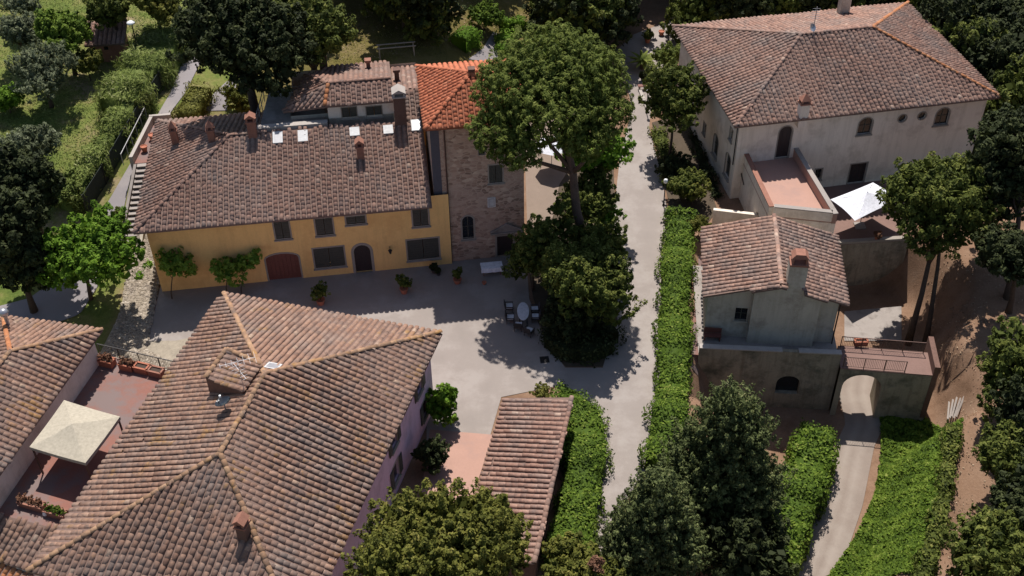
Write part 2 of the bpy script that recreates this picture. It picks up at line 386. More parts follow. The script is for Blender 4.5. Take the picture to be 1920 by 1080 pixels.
# ------------------------------------------------------------------ foliage
def leaf_quads(P, N, size, aspect, rng, up=0.0):
    n = len(P)
    N = N / np.maximum(np.linalg.norm(N, axis=1, keepdims=True), 1e-6)
    r = rng.normal(size=(n, 3)) + np.array([0, 0, up]); T = r - (r * N).sum(1, keepdims=True) * N
    T /= np.maximum(np.linalg.norm(T, axis=1, keepdims=True), 1e-6); B = np.cross(N, T)
    a = (size * rng.uniform(0.6, 1.35, n))[:, None]; b = a * aspect
    bend = N * a * rng.uniform(-0.25, 0.25, n)[:, None]
    V = np.stack([P + T * a, P + B * b + bend, P - T * a, P - B * b + bend], 1).reshape(-1, 3)
    return V, np.arange(4 * n).reshape(n, 4)
def crown(lobes, nclump, per, csize, leaf, aspect, seed, floor=-0.45, fill=0.12, lift=0.35, plume=1.2, up=0.5):
    nclump = int(nclump * 1.1); per = int(per * 1.25); leaf *= 0.82; csize *= 0.8
    """leaf clumps over and inside a set of ellipsoids (cx,cy,cz,rx,ry,rz); returns arrays"""
    rng = np.random.default_rng(seed)
    L = np.array(lobes, float); w = (L[:, 3] * L[:, 4] + L[:, 4] * L[:, 5]); w /= w.sum()
    k = rng.choice(len(L), nclump, p=w)
    d = rng.normal(size=(nclump, 3)); d /= np.linalg.norm(d, axis=1, keepdims=True)
    low = d[:, 2] < floor
    d[low, 2] *= -0.6; d /= np.linalg.norm(d, axis=1, keepdims=True)
    C = L[k, :3] + d * L[k, 3:] * (rng.uniform(0.5, 1.0, nclump) ** 0.6 + rng.normal(0, 0.06, nclump))[:, None]
    cr = csize * rng.uniform(0.65, 1.35, nclump); ct = rng.normal(0, 0.13, nclump)
    out = d / L[k, 3:]; out /= np.linalg.norm(out, axis=1, keepdims=True)
    i = np.repeat(np.arange(nclump), per)
    q = rng.normal(size=(len(i), 3)); q /= np.linalg.norm(q, axis=1, keepdims=True)
    q = q + 0.75 * out[i]; q /= np.linalg.norm(q, axis=1, keepdims=True)
    tip = rng.uniform(0, 1, len(i)) if plume else np.zeros(len(i))
    pd = out + np.array([0, 0, 0.7]) + rng.normal(0, 0.25, out.shape); pd /= np.linalg.norm(pd, axis=1, keepdims=True)
    P = C[i] + q * (cr[i] * (rng.uniform(0.35, 1.0, len(i)) ** 0.6) * (1 - 0.75 * tip))[:, None] + pd[i] * (cr[i] * plume * tip)[:, None]
    N = q * 0.9 + rng.normal(0, 0.42, size=q.shape) + np.array([0, 0, lift + 0.15])
    t = 0.45 + ct[i] + rng.normal(0, 0.14, len(i))
    m = int(fill * len(i))
    k2 = rng.choice(len(L), m, p=w); d2 = rng.normal(size=(m, 3)); d2 /= np.linalg.norm(d2, axis=1, keepdims=True)
    P2 = L[k2, :3] + d2 * L[k2, 3:] * (rng.uniform(0.1, 0.85, m) ** 0.5)[:, None]
    V1, Q1 = leaf_quads(P, N, leaf, aspect, rng, up); V2, Q2 = leaf_quads(P2, rng.normal(size=(m, 3)), leaf * 1.9, min(1.0, aspect * 1.4), rng)
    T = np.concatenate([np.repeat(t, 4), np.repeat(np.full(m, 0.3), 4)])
    return np.concatenate([V1, V2]), np.concatenate([Q1, Q2 + len(V1)]), np.clip(T, 0, 1)
def lump(r, n, seed, flat=0.75, spread=0.62, size=0.55):
    """an uneven cluster of lobes filling roughly a ball of radius r"""
    rnd = random.Random(seed); out = [(0, 0, 0, r * 0.72, r * 0.72, r * 0.72 * flat)]
    for i in range(n):
        th = 2 * math.pi * (i + rnd.random() * 0.7) / n; q = spread * r * rnd.uniform(0.75, 1.1); z = r * flat * rnd.uniform(-0.5, 0.6)
        s = r * size * rnd.uniform(0.7, 1.15)
        out.append((q * math.cos(th), q * math.sin(th), z, s, s, s * flat))
    return out
TREES = {}
def tree(name, label, cat, base, centre, lobes, leafm, bark=None, trunk_r=0.2, nclump=150, per=45, csize=0.55, leaf=0.17, aspect=0.5, seed=1,
         group=None, floor=-0.45, fill=0.12, limbs=6, twin=None, lift=0.35, key=None, plume=1.2, up=0.5):
    base = np.array(base, float); off = np.array(centre, float) - base
    root = empty(name, base, 0, label, cat, group)
    rnd = random.Random(seed)
    if trunk_r:
        mb = MB(); H = off[2]
        def stem(sx, sy, r0):
            pts = [(sx, sy, -0.4)]; rr = [r0 * 1.35]
            for i in range(1, 6):
                t = i / 5
                pts.append((sx + (off[0] - sx) * t ** 1.5 + rnd.uniform(-.12, .12) * H * 0.08, sy + (off[1] - sy) * t ** 1.5 + rnd.uniform(-.12, .12) * H * 0.08, H * t))
                rr.append(r0 * (1 - 0.6 * t))
            mb.tube(pts, rr, 8)
            return pts
        pts = stem(0, 0, trunk_r)
        if twin: stem(twin[0], twin[1], trunk_r * 0.85)
        for i in range(limbs):
            l = lobes[i % len(lobes)]; a = Vector(pts[3 + i % 2]); b = Vector(off) + Vector(l[:3]) + Vector((rnd.uniform(-.4, .4) * l[3], rnd.uniform(-.4, .4) * l[4], 0))
            mid = (a + b) / 2 + Vector((rnd.uniform(-.3, .3), rnd.uniform(-.3, .3), -0.08 * (b - a).length))
            mb.tube([a, mid, b], [trunk_r * 0.45, trunk_r * 0.3, trunk_r * 0.12], 6)
        mb.build('trunk', bark or M_bark, root, world=False, smooth=True)
    V, Q, T = crown(lobes, nclump, per, csize, leaf, aspect, seed, floor, fill, lift, plume, up)
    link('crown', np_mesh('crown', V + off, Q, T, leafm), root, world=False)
    return root
def px_tree(name, label, cat, cx, cy, rpx, hc, leafm, base=None, n=6, flat=0.75, seed=1, lobes=None, **kw):
    """crown centre seen at (cx,cy), radius rpx in picture pixels, centre hc metres above the ground it stands on"""
    p = G(cx, cy, hc)
    r = rpx * proj(p)[2] / FPX
    b = np.array([p[0], p[1], tz(p[0], p[1])]) if base is None else G(*base)
    return tree(name, label, cat, b, p, lobes(r) if lobes else lump(r, n, seed, flat), leafm, seed=seed, **kw)
def hedge(name, label, line, width, height, leafm, seed=1, density=42, leaf=0.13, aspect=0.55, cat='hedge', group=None, bulge=0.3, kind=None, lift=0.5, up=0.0):
    """a clipped hedge along a ground line of (x,y): leaves over its top, sides and ends, set on a closed core of twigs"""
    rng = np.random.default_rng(seed)
    L = np.array([p[:2] for p in line], float)
    seg = np.hypot(*(L[1:] - L[:-1]).T); cum = np.concatenate([[0], np.cumsum(seg)]); tot = cum[-1]
    def pos(s):
        return np.stack([np.interp(s, cum, L[:, 0]), np.interp(s, cum, L[:, 1])], 1)
    def nor(s):
        a, b = pos(np.clip(s - 0.4, 0, tot)), pos(np.clip(s + 0.4, 0, tot)); d = b - a; d /= np.maximum(np.hypot(d[:, 0], d[:, 1]), 1e-6)[:, None]
        return np.stack([-d[:, 1], d[:, 0]], 1)
    Wf = lambda s: width * (1 + 0.10 * np.sin(s * 0.8 + seed) + 0.07 * np.sin(s * 2.1 + 2 * seed))
    mw = float(np.mean(Wf(np.linspace(0, tot, 20))))
    n = int(1.35 * density * tot * (mw + 2 * height)); leaf *= 0.9
    s = rng.uniform(-0.03 * tot, 1.03 * tot, n).clip(0, tot); w = Wf(s) / 2
    # position round the section: side, top, side; top edge rounded
    c = rng.uniform(-1, 1, n) * (w + height)
    top = np.abs(c) < w
    lat = np.where(top, c, np.sign(c) * w); hh = np.where(top, height, height - (np.abs(c) - w))
    edge = np.where(top, np.clip((np.abs(c) / w - 0.7) / 0.3, 0, 1), 0); hh = hh - edge ** 2 * height * 0.16
    wob = bulge * (np.sin(s * 1.7 + seed) + np.sin(s * 3.9 + 2 * seed) * 0.6 + rng.normal(0, 0.5, n))
    lat = lat + np.where(top, 0, np.sign(c) * wob * 0.6); hh = hh + np.where(top, wob * 0.55, 0)
    q = pos(s) + nor(s) * lat[:, None]
    q += np.where((s < 0.2) | (s > tot - 0.2), 1, 0)[:, None] * rng.normal(0, 0.12, (n, 2))
    zc = terr(*pos(s).T); zl = np.minimum(terr(q[:, 0], q[:, 1]), zc + height * .5)
    P = np.column_stack([q, np.where(top, zc + hh, zl + (zc + height - zl) * np.clip(hh / height, 0.03, 1))])
    nn = nor(s)
    N = np.column_stack([nn * np.where(top, 0, np.sign(c))[:, None], np.where(top, 1.0, 0.15)]) + rng.normal(0, 0.5, (n, 3)) + np.array([0, 0, lift * 0.5])
    V, Q = leaf_quads(P, N, leaf, aspect, rng, up)
    t = np.clip(0.42 + 0.10 * np.sin(s * 0.9 + seed) + 0.10 * np.sin(s * 4.3 + lat * 3.1) + rng.normal(0, 0.2, n), 0, 1)
    # core
    ks = np.linspace(0.15, tot - 0.15, max(4, int(tot / 0.8))); kw = Wf(ks) / 2 - 0.14; kp = pos(ks); kn = nor(ks)
    ring = []
    for sg, h in ((-1, 0.0), (-1, height - 0.22), (1, height - 0.22), (1, 0.0)):
        e = kp + kn * (sg * kw)[:, None]; ring.append(np.column_stack([e, (terr(*kp.T) + h) if h else terr(e[:, 0], e[:, 1]) - .1]))
    R = np.stack(ring, 1); m = len(ks); CV = R.reshape(-1, 3); CQ = []
    for i in range(m - 1):
        for j in range(3): CQ.append((i * 4 + j, i * 4 + j + 1, i * 4 + j + 5, i * 4 + j + 4))
    CQ += [(0, 1, 2, 3), (m * 4 - 4, m * 4 - 3, m * 4 - 2, m * 4 - 1)]
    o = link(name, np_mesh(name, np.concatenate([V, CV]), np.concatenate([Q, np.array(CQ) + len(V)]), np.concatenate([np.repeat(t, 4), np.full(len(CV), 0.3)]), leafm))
    return tag(o, label, cat, group, kind)

# ================================================================== GROUND
def _ground():
    xs = np.concatenate([np.linspace(-420, -80, 24), np.arange(-75, 75.01, 0.5), np.linspace(80, 420, 24)]); ys = np.concatenate([np.linspace(-380, 18, 28), np.arange(22, 90, 0.5), np.arange(90, 190, 1.5), np.linspace(200, 700, 24)])
    X, Y = np.meshgrid(xs, ys); Z = terr(X, Y)
    nx, ny = len(xs), len(ys)
    V = np.column_stack([X.ravel(), Y.ravel(), Z.ravel()])
    i = (np.arange(ny - 1)[:, None] * nx + np.arange(nx - 1)[None]).ravel()
    Q = np.column_stack([i, i + 1, i + nx + 1, i + nx])
    me = np_mesh('ground', V, Q, np.zeros(len(V)), MATS['soil'], True)
    x, y = V[:, 0], V[:, 1]
    gr = np.maximum(sm(-26.5, -29, x), sm(-14, -20, x) * sm(80, 83, y))                                   # green hillside
    dry = sm(78, 82, y) * sm(-24, -20, x) * sm(9, 6, x)                                                  # dry garden behind the houses
    a = me.attributes.new('green', 'FLOAT', 'POINT'); a.data.foreach_set('value', gr.astype(np.float32))
    a = me.attributes.new('dry', 'FLOAT', 'POINT'); a.data.foreach_set('value', dry.astype(np.float32))
    return tag(link('ground', me), kind='structure')
def _soil():
    m, t, b = _mat('soil')
    soil = _ramp(t, _noise(t, 0.45, 6, 0.7), [(0.3, (0.155, 0.092, 0.058)), (0.5, (0.22, 0.135, 0.088)), (0.7, (0.25, 0.162, 0.11))])
    f = _noise(t, 9.0, 4, 0.75)
    soil = _mix(t, 0.5, soil, _ramp(t, f, [(0.3, (0.36, 0.34, 0.33)), (0.7, (0.66, 0.66, 0.64))]), 'OVERLAY')
    grass = _ramp(t, _noise(t, 0.32, 6, 0.72), [(0.3, (0.07, 0.105, 0.022)), (0.45, (0.13, 0.155, 0.038)), (0.54, (0.175, 0.165, 0.057)), (0.66, (0.265, 0.20, 0.125))])
    grass = _mix(t, 0.7, grass, _ramp(t, _noise(t, 5.0, 5, 0.8), [(0.3, (0.3, 0.3, 0.3)), (0.7, (0.7, 0.7, 0.68))]), 'OVERLAY')
    dry = _ramp(t, _noise(t, 0.25, 6, 0.7), [(0.3, (0.085, 0.078, 0.022)), (0.5, (0.13, 0.105, 0.034)), (0.66, (0.18, 0.135, 0.065)), (0.8, (0.2, 0.135, 0.09))])
    dry = _mix(t, 0.6, dry, _ramp(t, _noise(t, 6.0, 5, 0.8), [(0.3, (0.32, 0.32, 0.32)), (0.7, (0.68, 0.68, 0.66))]), 'OVERLAY')
    for nm, c in (('green', grass), ('dry', dry)):
        a = t.nodes.new('ShaderNodeAttribute'); a.attribute_name = nm
        soil = _mix(t, a.outputs['Fac'], soil, c)
    t.links.new(soil, b.inputs['Base Color']); b.inputs['Roughness'].default_value = 0.95; b.inputs['Specular IOR Level'].default_value = 0.1
    _bump(t, b, f, 0.6, 0.05)
_soil()
_ground()
def tess(loops):
    return [tuple(f) for f in tessellate_polygon([[Vector((float(p[0]), float(p[1]), 0)) for p in l] for l in loops])], [p for l in loops for p in l]
def sheet(name, poly, mat, off=0.02, kind='structure', label=None, cat=None):
    """a thin paved sheet on the ground; poly is world (x,y)"""
    fs, ps = tess([poly])
    mb = MB(); mb.add([(p[0], p[1], tz(p[0], p[1]) + off) for p in ps], [])
    for f in fs:
        a, b_, c = [np.array(ps[i][:2], float) for i in f]
        mb.f.append(f if np.cross(b_ - a, c - a) > 0 else f[::-1])
    o = mb.build(name, mat)
    return tag(o, label, cat, None, kind)
def strip(name, Lp, Rp, mat, off=0.05, n=60, m=7, kind='structure', wob=0.0, seed=1):
    """a paved band between a left and a right edge, laid on the ground"""
    rng = np.random.default_rng(seed)
    def res(P):
        P = np.array(P, float)[:, :2]; c = np.concatenate([[0], np.cumsum(np.hypot(*(P[1:] - P[:-1]).T))]); s = np.linspace(0, c[-1], n)
        return np.column_stack([np.interp(s, c, P[:, 0]), np.interp(s, c, P[:, 1])])
    a, b = res(Lp), res(Rp)
    if wob: a = a + rng.normal(0, wob, a.shape); b = b + rng.normal(0, wob, b.shape)
    mb = MB()
    for i in range(n):
        for j in range(m):
            q = a[i] + (b[i] - a[i]) * j / (m - 1); mb.v.append((q[0], q[1], tz(*q) + off)); mb.t.append((0.0, 0.15, 0.8, 0.1, 0.8, 0.15, 0.0)[j] if m == 7 else 0.3)
    for i in range(n - 1):
        for j in range(m - 1): mb.f.append((i * m + j, i * m + j + 1, (i + 1) * m + j + 1, (i + 1) * m + j))
    o = mb.build(name, mat)
    if o.data.polygons[0].normal.z < 0: o.data.flip_normals()
    return tag(o, kind=kind)
P0 = lambda pts, z=0.0: [tuple(at(x, y, z)[:2]) for x, y in pts]
PG = lambda pts: [tuple(G(x, y)[:2]) for x, y in pts]

sheet('courtyard', P0([(272, 664), (303, 530), (846, 470), (985, 455), (992, 560), (1022, 640), (1060, 690), (1130, 690), (1158, 600), (1150, 480), (1153, 380), (1163, 290), (1185, 210), (1172, 150),
                       (1150, 112), (1185, 80), (1270, 50), (1278, 100), (1262, 128), (1225, 165), (1217, 240), (1240, 330), (1252, 400), (1247, 540), (1238, 700), (1232, 850), (1180, 930), (1150, 1000), (1120, 1110), (1030, 1110), (1080, 870),
                       (1100, 770), (1040, 725), (940, 745), (885, 935), (800, 960), (800, 700), (600, 640), (330, 720)]), M_court, 0.03)
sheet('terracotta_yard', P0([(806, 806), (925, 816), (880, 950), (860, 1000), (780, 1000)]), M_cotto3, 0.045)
strip('lane', PG([(352, 96), (320, 175), (272, 262), (213, 362), (165, 445), (110, 520), (55, 560), (-40, 585)]), PG([(380, 110), (350, 172), (305, 235), (246, 330), (226, 420), (205, 500), (150, 590), (-40, 660)]), M_road, 0.06, 80)
strip('cobbled_ramp', PG([(258, 440), (238, 520), (225, 590), (190, 660), (175, 700)]), PG([(284, 440), (302, 510), (292, 570), (274, 658), (330, 700)]), M_cobble, 0.10, 50)
def stones(name, label, poly, n, mat, size, seed, h=.07, off=.08):
    rng = np.random.default_rng(seed); P = np.array(PG(poly)); lo, hi = P.min(0), P.max(0); Q = rng.uniform(lo, hi, (n, 2))
    Q = Q[inside(Q[:, 0], Q[:, 1], [tuple(p) for p in P])]; m = len(Q); th = rng.uniform(0, 6.28, m); r = size * rng.uniform(.6, 1.3, m); el = rng.uniform(.6, 1.0, m)
    V = []
    for k, (f, z) in enumerate(((1.0, -.05), (.72, 1.0))):
        for j in range(6):
            a = th + j * math.pi / 3; x = np.cos(j * math.pi / 3) * r * f; y = np.sin(j * math.pi / 3) * r * f * el
            V.append(np.column_stack([Q[:, 0] + np.cos(th) * x - np.sin(th) * y, Q[:, 1] + np.sin(th) * x + np.cos(th) * y, terr(Q[:, 0], Q[:, 1]) + off + h * z * rng.uniform(.6, 1.2, m)]))
    V = np.stack(V, 1).reshape(-1, 3)
    F = np.array([(j, (j + 1) % 6, 6 + (j + 1) % 6, 6 + j) for j in range(6)] + [(6, 7, 8, 11), (8, 9, 10, 11)])
    o = link(name, np_mesh(name, V, (np.arange(m)[:, None, None] * 12 + F[None]).reshape(-1, 4), np.repeat(np.clip(rng.normal(.5, .25, m), 0, 1), 12), mat)); return tag(o, label, None, None, 'stuff')
M_cob = tiley('cobbles', [(0.0, (0.15, 0.125, 0.10)), (0.5, (0.30, 0.25, 0.19)), (1.0, (0.44, 0.38, 0.31))], lich=0.9, gr=0.9, dirt=0.4)
strip('cobbled_apron', PG([(200, 640), (270, 640), (330, 640), (420, 620)]), PG([(190, 700), (260, 700), (330, 700), (420, 700)]), M_cobble, 0.06, 30)
strip('sunken_lane', [(LANE[i][0] - 1.35, LANE[i][1]) for i in range(1, len(LANE))], [(LANE[i][0] + 1.35, LANE[i][1]) for i in range(1, len(LANE))], M_lane, 0.05, 70)
sheet('lower_yard', P0([(1583, 585), (1690, 575), (1690, 640), (1583, 640)], -4.5), M_conc, 0.06)
strip('side_path', P0([(1313, 425), (1309, 520), (1300, 600), (1297, 680)]), P0([(1326, 425), (1322, 520), (1316, 600), (1312, 680)]), M_cotto2, 0.04)
sheet('tower_path', P0([(975, 215), (1090, 215), (1085, 295), (1052, 345), (1032, 440), (1000, 500), (990, 480), (985, 320)]), grainy('sandy_path', (0.22, 0.165, 0.128), 0.15, 0.8, 14), 0.035)
grainy('leaf_mould_and_shade', (0.075, 0.054, 0.035), 0.35, 2.0, 16)
sheet('shade_toned_soil', P0([(1222, 232), (1285, 215), (1345, 395), (1322, 425), (1258, 400), (1243, 330)]), MATS['leaf_mould_and_shade'], 0.05)  # darker soil sheet, painting in the shade left of the cream house
strip('garden_path', PG([(878, 112), (905, 92), (925, 60)]), PG([(940, 118), (945, 95), (950, 70)]), M_road, 0.05, 20)
strip('rear_path', PG([(378, 208), (400, 178), (430, 150)]), PG([(425, 208), (432, 180), (455, 150)]), M_road, 0.06, 20)
sheet('flower_bed', P0([(1000, 560), (1022, 640), (1060, 688), (1130, 688), (1158, 600), (1150, 480), (1153, 380), (1150, 300), (1090, 290), (1050, 340), (1030, 440), (990, 500)]), MATS['leaf_mould_and_shade'], 0.04, 'structure')


# ================================================================== BUILDERS FOR HOUSES
class Frame:
    """a plan frame: origin at one eave corner, u along the eave, v square to it"""
    def __init__(s, o, u, left=True):
        s.o = np.array(o[:2], float); s.u = np.array(u[:2], float); s.u /= np.hypot(*s.u)
        s.v = np.array([-s.u[1], s.u[0]]) if left else np.array([s.u[1], -s.u[0]])
    def xy(s, a, b): return tuple(s.o + s.u * a + s.v * b)
    def P(s, a, b, z): return (*s.xy(a, b), float(z))
class Fac:
    """an upright wall plane from a to b (ground plan); outside on the right hand of a->b"""
    def __init__(s, a, b):
        s.a = np.array(a[:2], float); d = np.array(b[:2], float) - s.a; s.L = float(np.hypot(*d)); s.u = d / s.L; s.n = np.array([s.u[1], -s.u[0]])
    def sz(s, px, py):
        d = ray(px, py); t = (s.a @ s.n) / (d[:2] @ s.n); p = d * t
        return float((p[:2] - s.a) @ s.u), float(HC + p[2])
    def P(s, q, z, off=0.0):
        p = s.a + s.u * q + s.n * off
        return (float(p[0]), float(p[1]), float(z))
def rect(s0, s1, z0, z1): return [(s0, z0), (s1, z0), (s1, z1), (s0, z1)]
def arch(s0, s1, z0, z1, rise=None, n=9):
    c = (s0 + s1) / 2; r = (s1 - s0) / 2; rise = r if rise is None else rise
    return [(s0, z0), (s1, z0)] + [(c + r * math.cos(math.pi * i / (n - 1)), z1 - rise + rise * math.sin(math.pi * i / (n - 1))) for i in range(n)]
def disc(c, z, r, n=14): return [(c + r * math.cos(2 * math.pi * i / n), z + r * math.sin(2 * math.pi * i / n)) for i in range(n)]
def grow(loop, d):
    out = []; n = len(loop)
    for i in range(n):
        p, a, b = np.array(loop[i]), np.array(loop[i - 1]), np.array(loop[(i + 1) % n])
        def nn(e): e = e / max(np.hypot(*e), 1e-6); return np.array([e[1], -e[0]])
        q = nn(p - a) + nn(b - p); q = q / max(np.hypot(*q), 1e-6); k = 1 / max(0.5, float(q @ nn(p - a)))
        out.append(tuple(p + q * d * k))
    return out
def wall_side(mb, fac, outline, holes=(), depth=0.18):
    fs, ps = tess([outline] + [list(h) for h in holes]); k = len(mb.v)
    for p in ps: mb.v.append(fac.P(p[0], p[1])); mb.t.append(0.5)
    for f in fs:
        a, b, c = [np.array(ps[i], float) for i in f]
        mb.f.append(tuple(i + k for i in (f if np.cross(b - a, c - a) > 0 else f[::-1])))
    for h in holes:
        n = len(h); k = len(mb.v)
        for p in h: mb.v.append(fac.P(*p)); mb.t.append(0.5)
        for p in h: mb.v.append(fac.P(p[0], p[1], -depth)); mb.t.append(0.5)
        for i in range(n): mb.f.append((k + i, k + (i + 1) % n, k + n + (i + 1) % n, k + n + i))
def plate(mb, fac, loop, o0, o1):
    """a slab with the outline loop between two depths of a wall plane (o0 inner, o1 outer)"""
    fs, ps = tess([loop]); k = len(mb.v); n = len(loop)
    for o in (o1, o0):
        for p in loop: mb.v.append(fac.P(p[0], p[1], o)); mb.t.append(0.5)
    for f in fs:
        a, b, c = [np.array(ps[i], float) for i in f]
        g = f if np.cross(b - a, c - a) > 0 else f[::-1]
        mb.f.append(tuple(i + k for i in g)); mb.f.append(tuple(i + k + n for i in g[::-1]))
    for i in range(n): mb.f.append((k + i, k + n + i, k + n + (i + 1) % n, k + (i + 1) % n))
def surround(mb, fac, loop, w, proud=0.03, back=-0.05):
    big = grow(loop, w); n = len(loop); k = len(mb.v)
    for o, l in ((proud, big), (proud, loop), (back, loop), (back, big)):
        for p in l: mb.v.append(fac.P(p[0], p[1], o)); mb.t.append(0.5)
    for i in range(n):
        j = (i + 1) % n
        for a, b in ((0, 1), (1, 2), (3, 0)): mb.f.append((k + a * n + i, k + a * n + j, k + b * n + j, k + b * n + i))
def opening(house, fac, loop, kind, frame=M_frame, leaf=M_shut, w=0.10, depth=0.18, sill=True):
    s0 = min(p[0] for p in loop); s1 = max(p[0] for p in loop); z0 = min(p[1] for p in loop); z1 = max(p[1] for p in loop)
    mb = MB(); surround(mb, fac, loop, w)
    if sill and kind != 'door' and kind != 'gate':
        plate(mb, fac, rect(s0 - w - 0.05, s1 + w + 0.05, z0 - w - 0.07, z0 - w + 0.03), -0.02, 0.11)
    name = 'doorway' if kind in ('door', 'gate') else 'window'
    o = mb.build(name, frame, house)
    if kind == 'shutter':
        for a, b in ((s0, (s0 + s1) / 2 - 0.012), ((s0 + s1) / 2 + 0.012, s1)):
            m2 = MB(); plate(m2, fac, rect(a + .01, b - .01, z0 + .01, z1 - .01), -0.09, -0.03)
            nz = max(4, int((z1 - z0) / 0.11))
            for i in range(nz):
                zz = z0 + 0.08 + (z1 - z0 - 0.16) * (i + 0.5) / nz
                plate(m2, fac, rect(a + .07, b - .07, zz - .03, zz + .03), -0.04, -0.005 if i % 2 else -0.018)
            m2.build('shutter', leaf, o)
    elif kind == 'open':
        m2 = MB(); plate(m2, fac, loop, -depth - .05, -depth + .02); m2.build('pane', M_glass, o)
        for a, b in ((s0 - (s1 - s0) / 2 - .05, s0 - .05), (s1 + .05, s1 + (s1 - s0) / 2 + .05)):
            m2 = MB(); plate(m2, fac, rect(a, b, z0, z1), 0.035, 0.075)
            for i in range(6):
                zz = z0 + (z1 - z0) * (i + 0.5) / 6; plate(m2, fac, rect(a + .06, b - .06, zz - .05, zz + .05), 0.07, 0.09)
            m2.build('shutter', leaf, o)
    elif kind in ('door', 'gate'):
        m2 = MB(); mid = (s0 + s1) / 2
        plate(m2, fac, loop, -depth - .05, -depth + 0.02); d = m2.build('door', leaf, o)
        nb = max(2, int((s1 - s0) / 0.28))
        for i in range(nb):
            a = s0 + (s1 - s0) * i / nb; b = s0 + (s1 - s0) * (i + 1) / nb
            zt = z1 - 0.04
            if len(loop) > 4:
                zt = min(np.interp(q, [p[0] for p in loop[2:]][::-1], [p[1] for p in loop[2:]][::-1]) for q in (a + .03, b - .03)) - 0.03
            m3 = MB(); plate(m3, fac, rect(a + .015, b - .015, z0 + .03, zt), -depth + 0.02, -depth + 0.05)
            m3.build('plank', leaf, o)
    else:
        m2 = MB(); plate(m2, fac, loop, -depth - .05, -depth + .02); m2.build('pane', M_glass, o)
        m3 = MB(); mid = (s0 + s1) / 2
        plate(m3, fac, rect(mid - .03, mid + .03, z0, z1 - .02), -depth + .02, -depth + .05)
        if z1 - z0 > 0.9: plate(m3, fac, rect(s0, s1, (z0 + z1) / 2 - .025, (z0 + z1) / 2 + .025), -depth + .021, -depth + .048)
        m3.build('frame', M_shut, o)
    return o
# ---- clay roofs
_A = np.array([math.pi * i / 5 for i in range(6)])
def _tile_v(r0, r1, L, tuck):
    lo = np.column_stack([r0 * np.cos(_A), np.full(6, L / 2), r0 * 0.86 * np.sin(_A) + 0.015])
    hi = np.column_stack([r1 * np.cos(_A), np.full(6, -L / 2), r1 * 0.86 * np.sin(_A) - tuck])
    return np.concatenate([lo, hi])
TILE_V = _tile_v(0.152, 0.130, 0.47, 0.004) * np.array([1, 1, .72])
CAP_V = _tile_v(0.150, 0.140, 0.48, 0.0) * np.array([1, 1, .75])
SHARP_V = _tile_v(0.138, 0.126, 0.47, 0.003) * np.array([1, 1, 0.95])
SMOOTH_V = _tile_v(0.150, 0.138, 0.46, 0.0) * np.array([1, 1, .74])
TILE_Q = np.array([(i, i + 1, i + 7, i + 6) for i in range(5)] + [(0, 5, 4, 1), (1, 4, 3, 2)])
TILE_Q = np.array([q[::-1] for q in TILE_Q])
TILE_MESH = {}
def tile_meshes(mat, tv, nm):
    key = (mat.name, nm, float(tv[0, 0]))
    if key not in TILE_MESH:
        TILE_MESH[key] = [np_mesh(nm, tv, TILE_Q, np.full(12, t), mat) for t in np.linspace(0.02, 0.98, 9)]
    return TILE_MESH[key]
def plane_of(poly):
    P = np.array(poly, float); n = np.zeros(3)
    for i in range(len(P)): n += np.cross(P[i], P[(i + 1) % len(P)])
    n /= np.linalg.norm(n)
    if n[2] < 0: n = -n
    g = np.array([0, 0, -1.0]); g = g - (g @ n) * n; g /= np.linalg.norm(g)
    return P.mean(0), n, g, np.cross(g, n)
def inside(px, py, poly):
    r = np.zeros(len(px), bool); n = len(poly)
    for i in range(n):
        x0, y0 = poly[i]; x1, y1 = poly[(i + 1) % n]
        if y0 == y1: continue
        c = ((y0 > py) != (y1 > py)) & (px < (x1 - x0) * (py - y0) / (y1 - y0) + x0)
        r ^= c
    return r
def tile_frames(poly, rng, du=0.38, dv=0.385, voids=()):
    c, n, g, k = plane_of(poly); P = np.array(poly, float) - c
    A, B = P @ k, P @ g
    cols = np.arange(A.min() + 0.19, A.max() - 0.1, du); rows = B.max() + 0.05 - 0.235 - np.arange(0, int((B.max() - B.min()) / dv) + 1) * dv
    a, b = [q.ravel() for q in np.meshgrid(cols, rows)]
    ci = np.round((a - cols[0]) / du).astype(int) if len(cols) else np.zeros(0, int)
    co = rng.uniform(-0.5, 0.5, max(1, len(cols))) * dv * 0.75; b = b + np.where(b > B.max() - 0.45, np.abs(co[ci]) * 0.06, co[ci])
    ok = inside(a, np.minimum(b, B.max() - 0.02), list(zip(A, B)))
    for v in voids:
        Q = np.array(v, float) - c; ok &= ~inside(a, b, list(zip(Q @ k, Q @ g)))
    a, b = a[ok], b[ok]
    a = a + 0.022 * np.sin(b * 0.9 + a * 0.35) + 0.010 * np.sin(b * 2.3 + np.round(a / du) * 2.1) + rng.normal(0, 0.008, len(a)); b = b + rng.normal(0, 0.02, len(b)) + np.where(rng.uniform(size=len(b)) < 0.012, rng.uniform(0.05, 0.16, len(b)), 0)
    O = c + np.outer(a, k) + np.outer(b, g) + np.outer(rng.normal(0.0, 0.006, len(a)), n)
    O[:, 2] += 0.03 * np.sin(O[:, 0] * 0.55 + O[:, 1] * 0.31)
    th = rng.normal(0, 0.035, len(a))
    X = np.cos(th)[:, None] * k + np.sin(th)[:, None] * g; Yv = -np.sin(th)[:, None] * k + np.cos(th)[:, None] * g
    return O, X, Yv, np.repeat(n[None], len(a), 0)
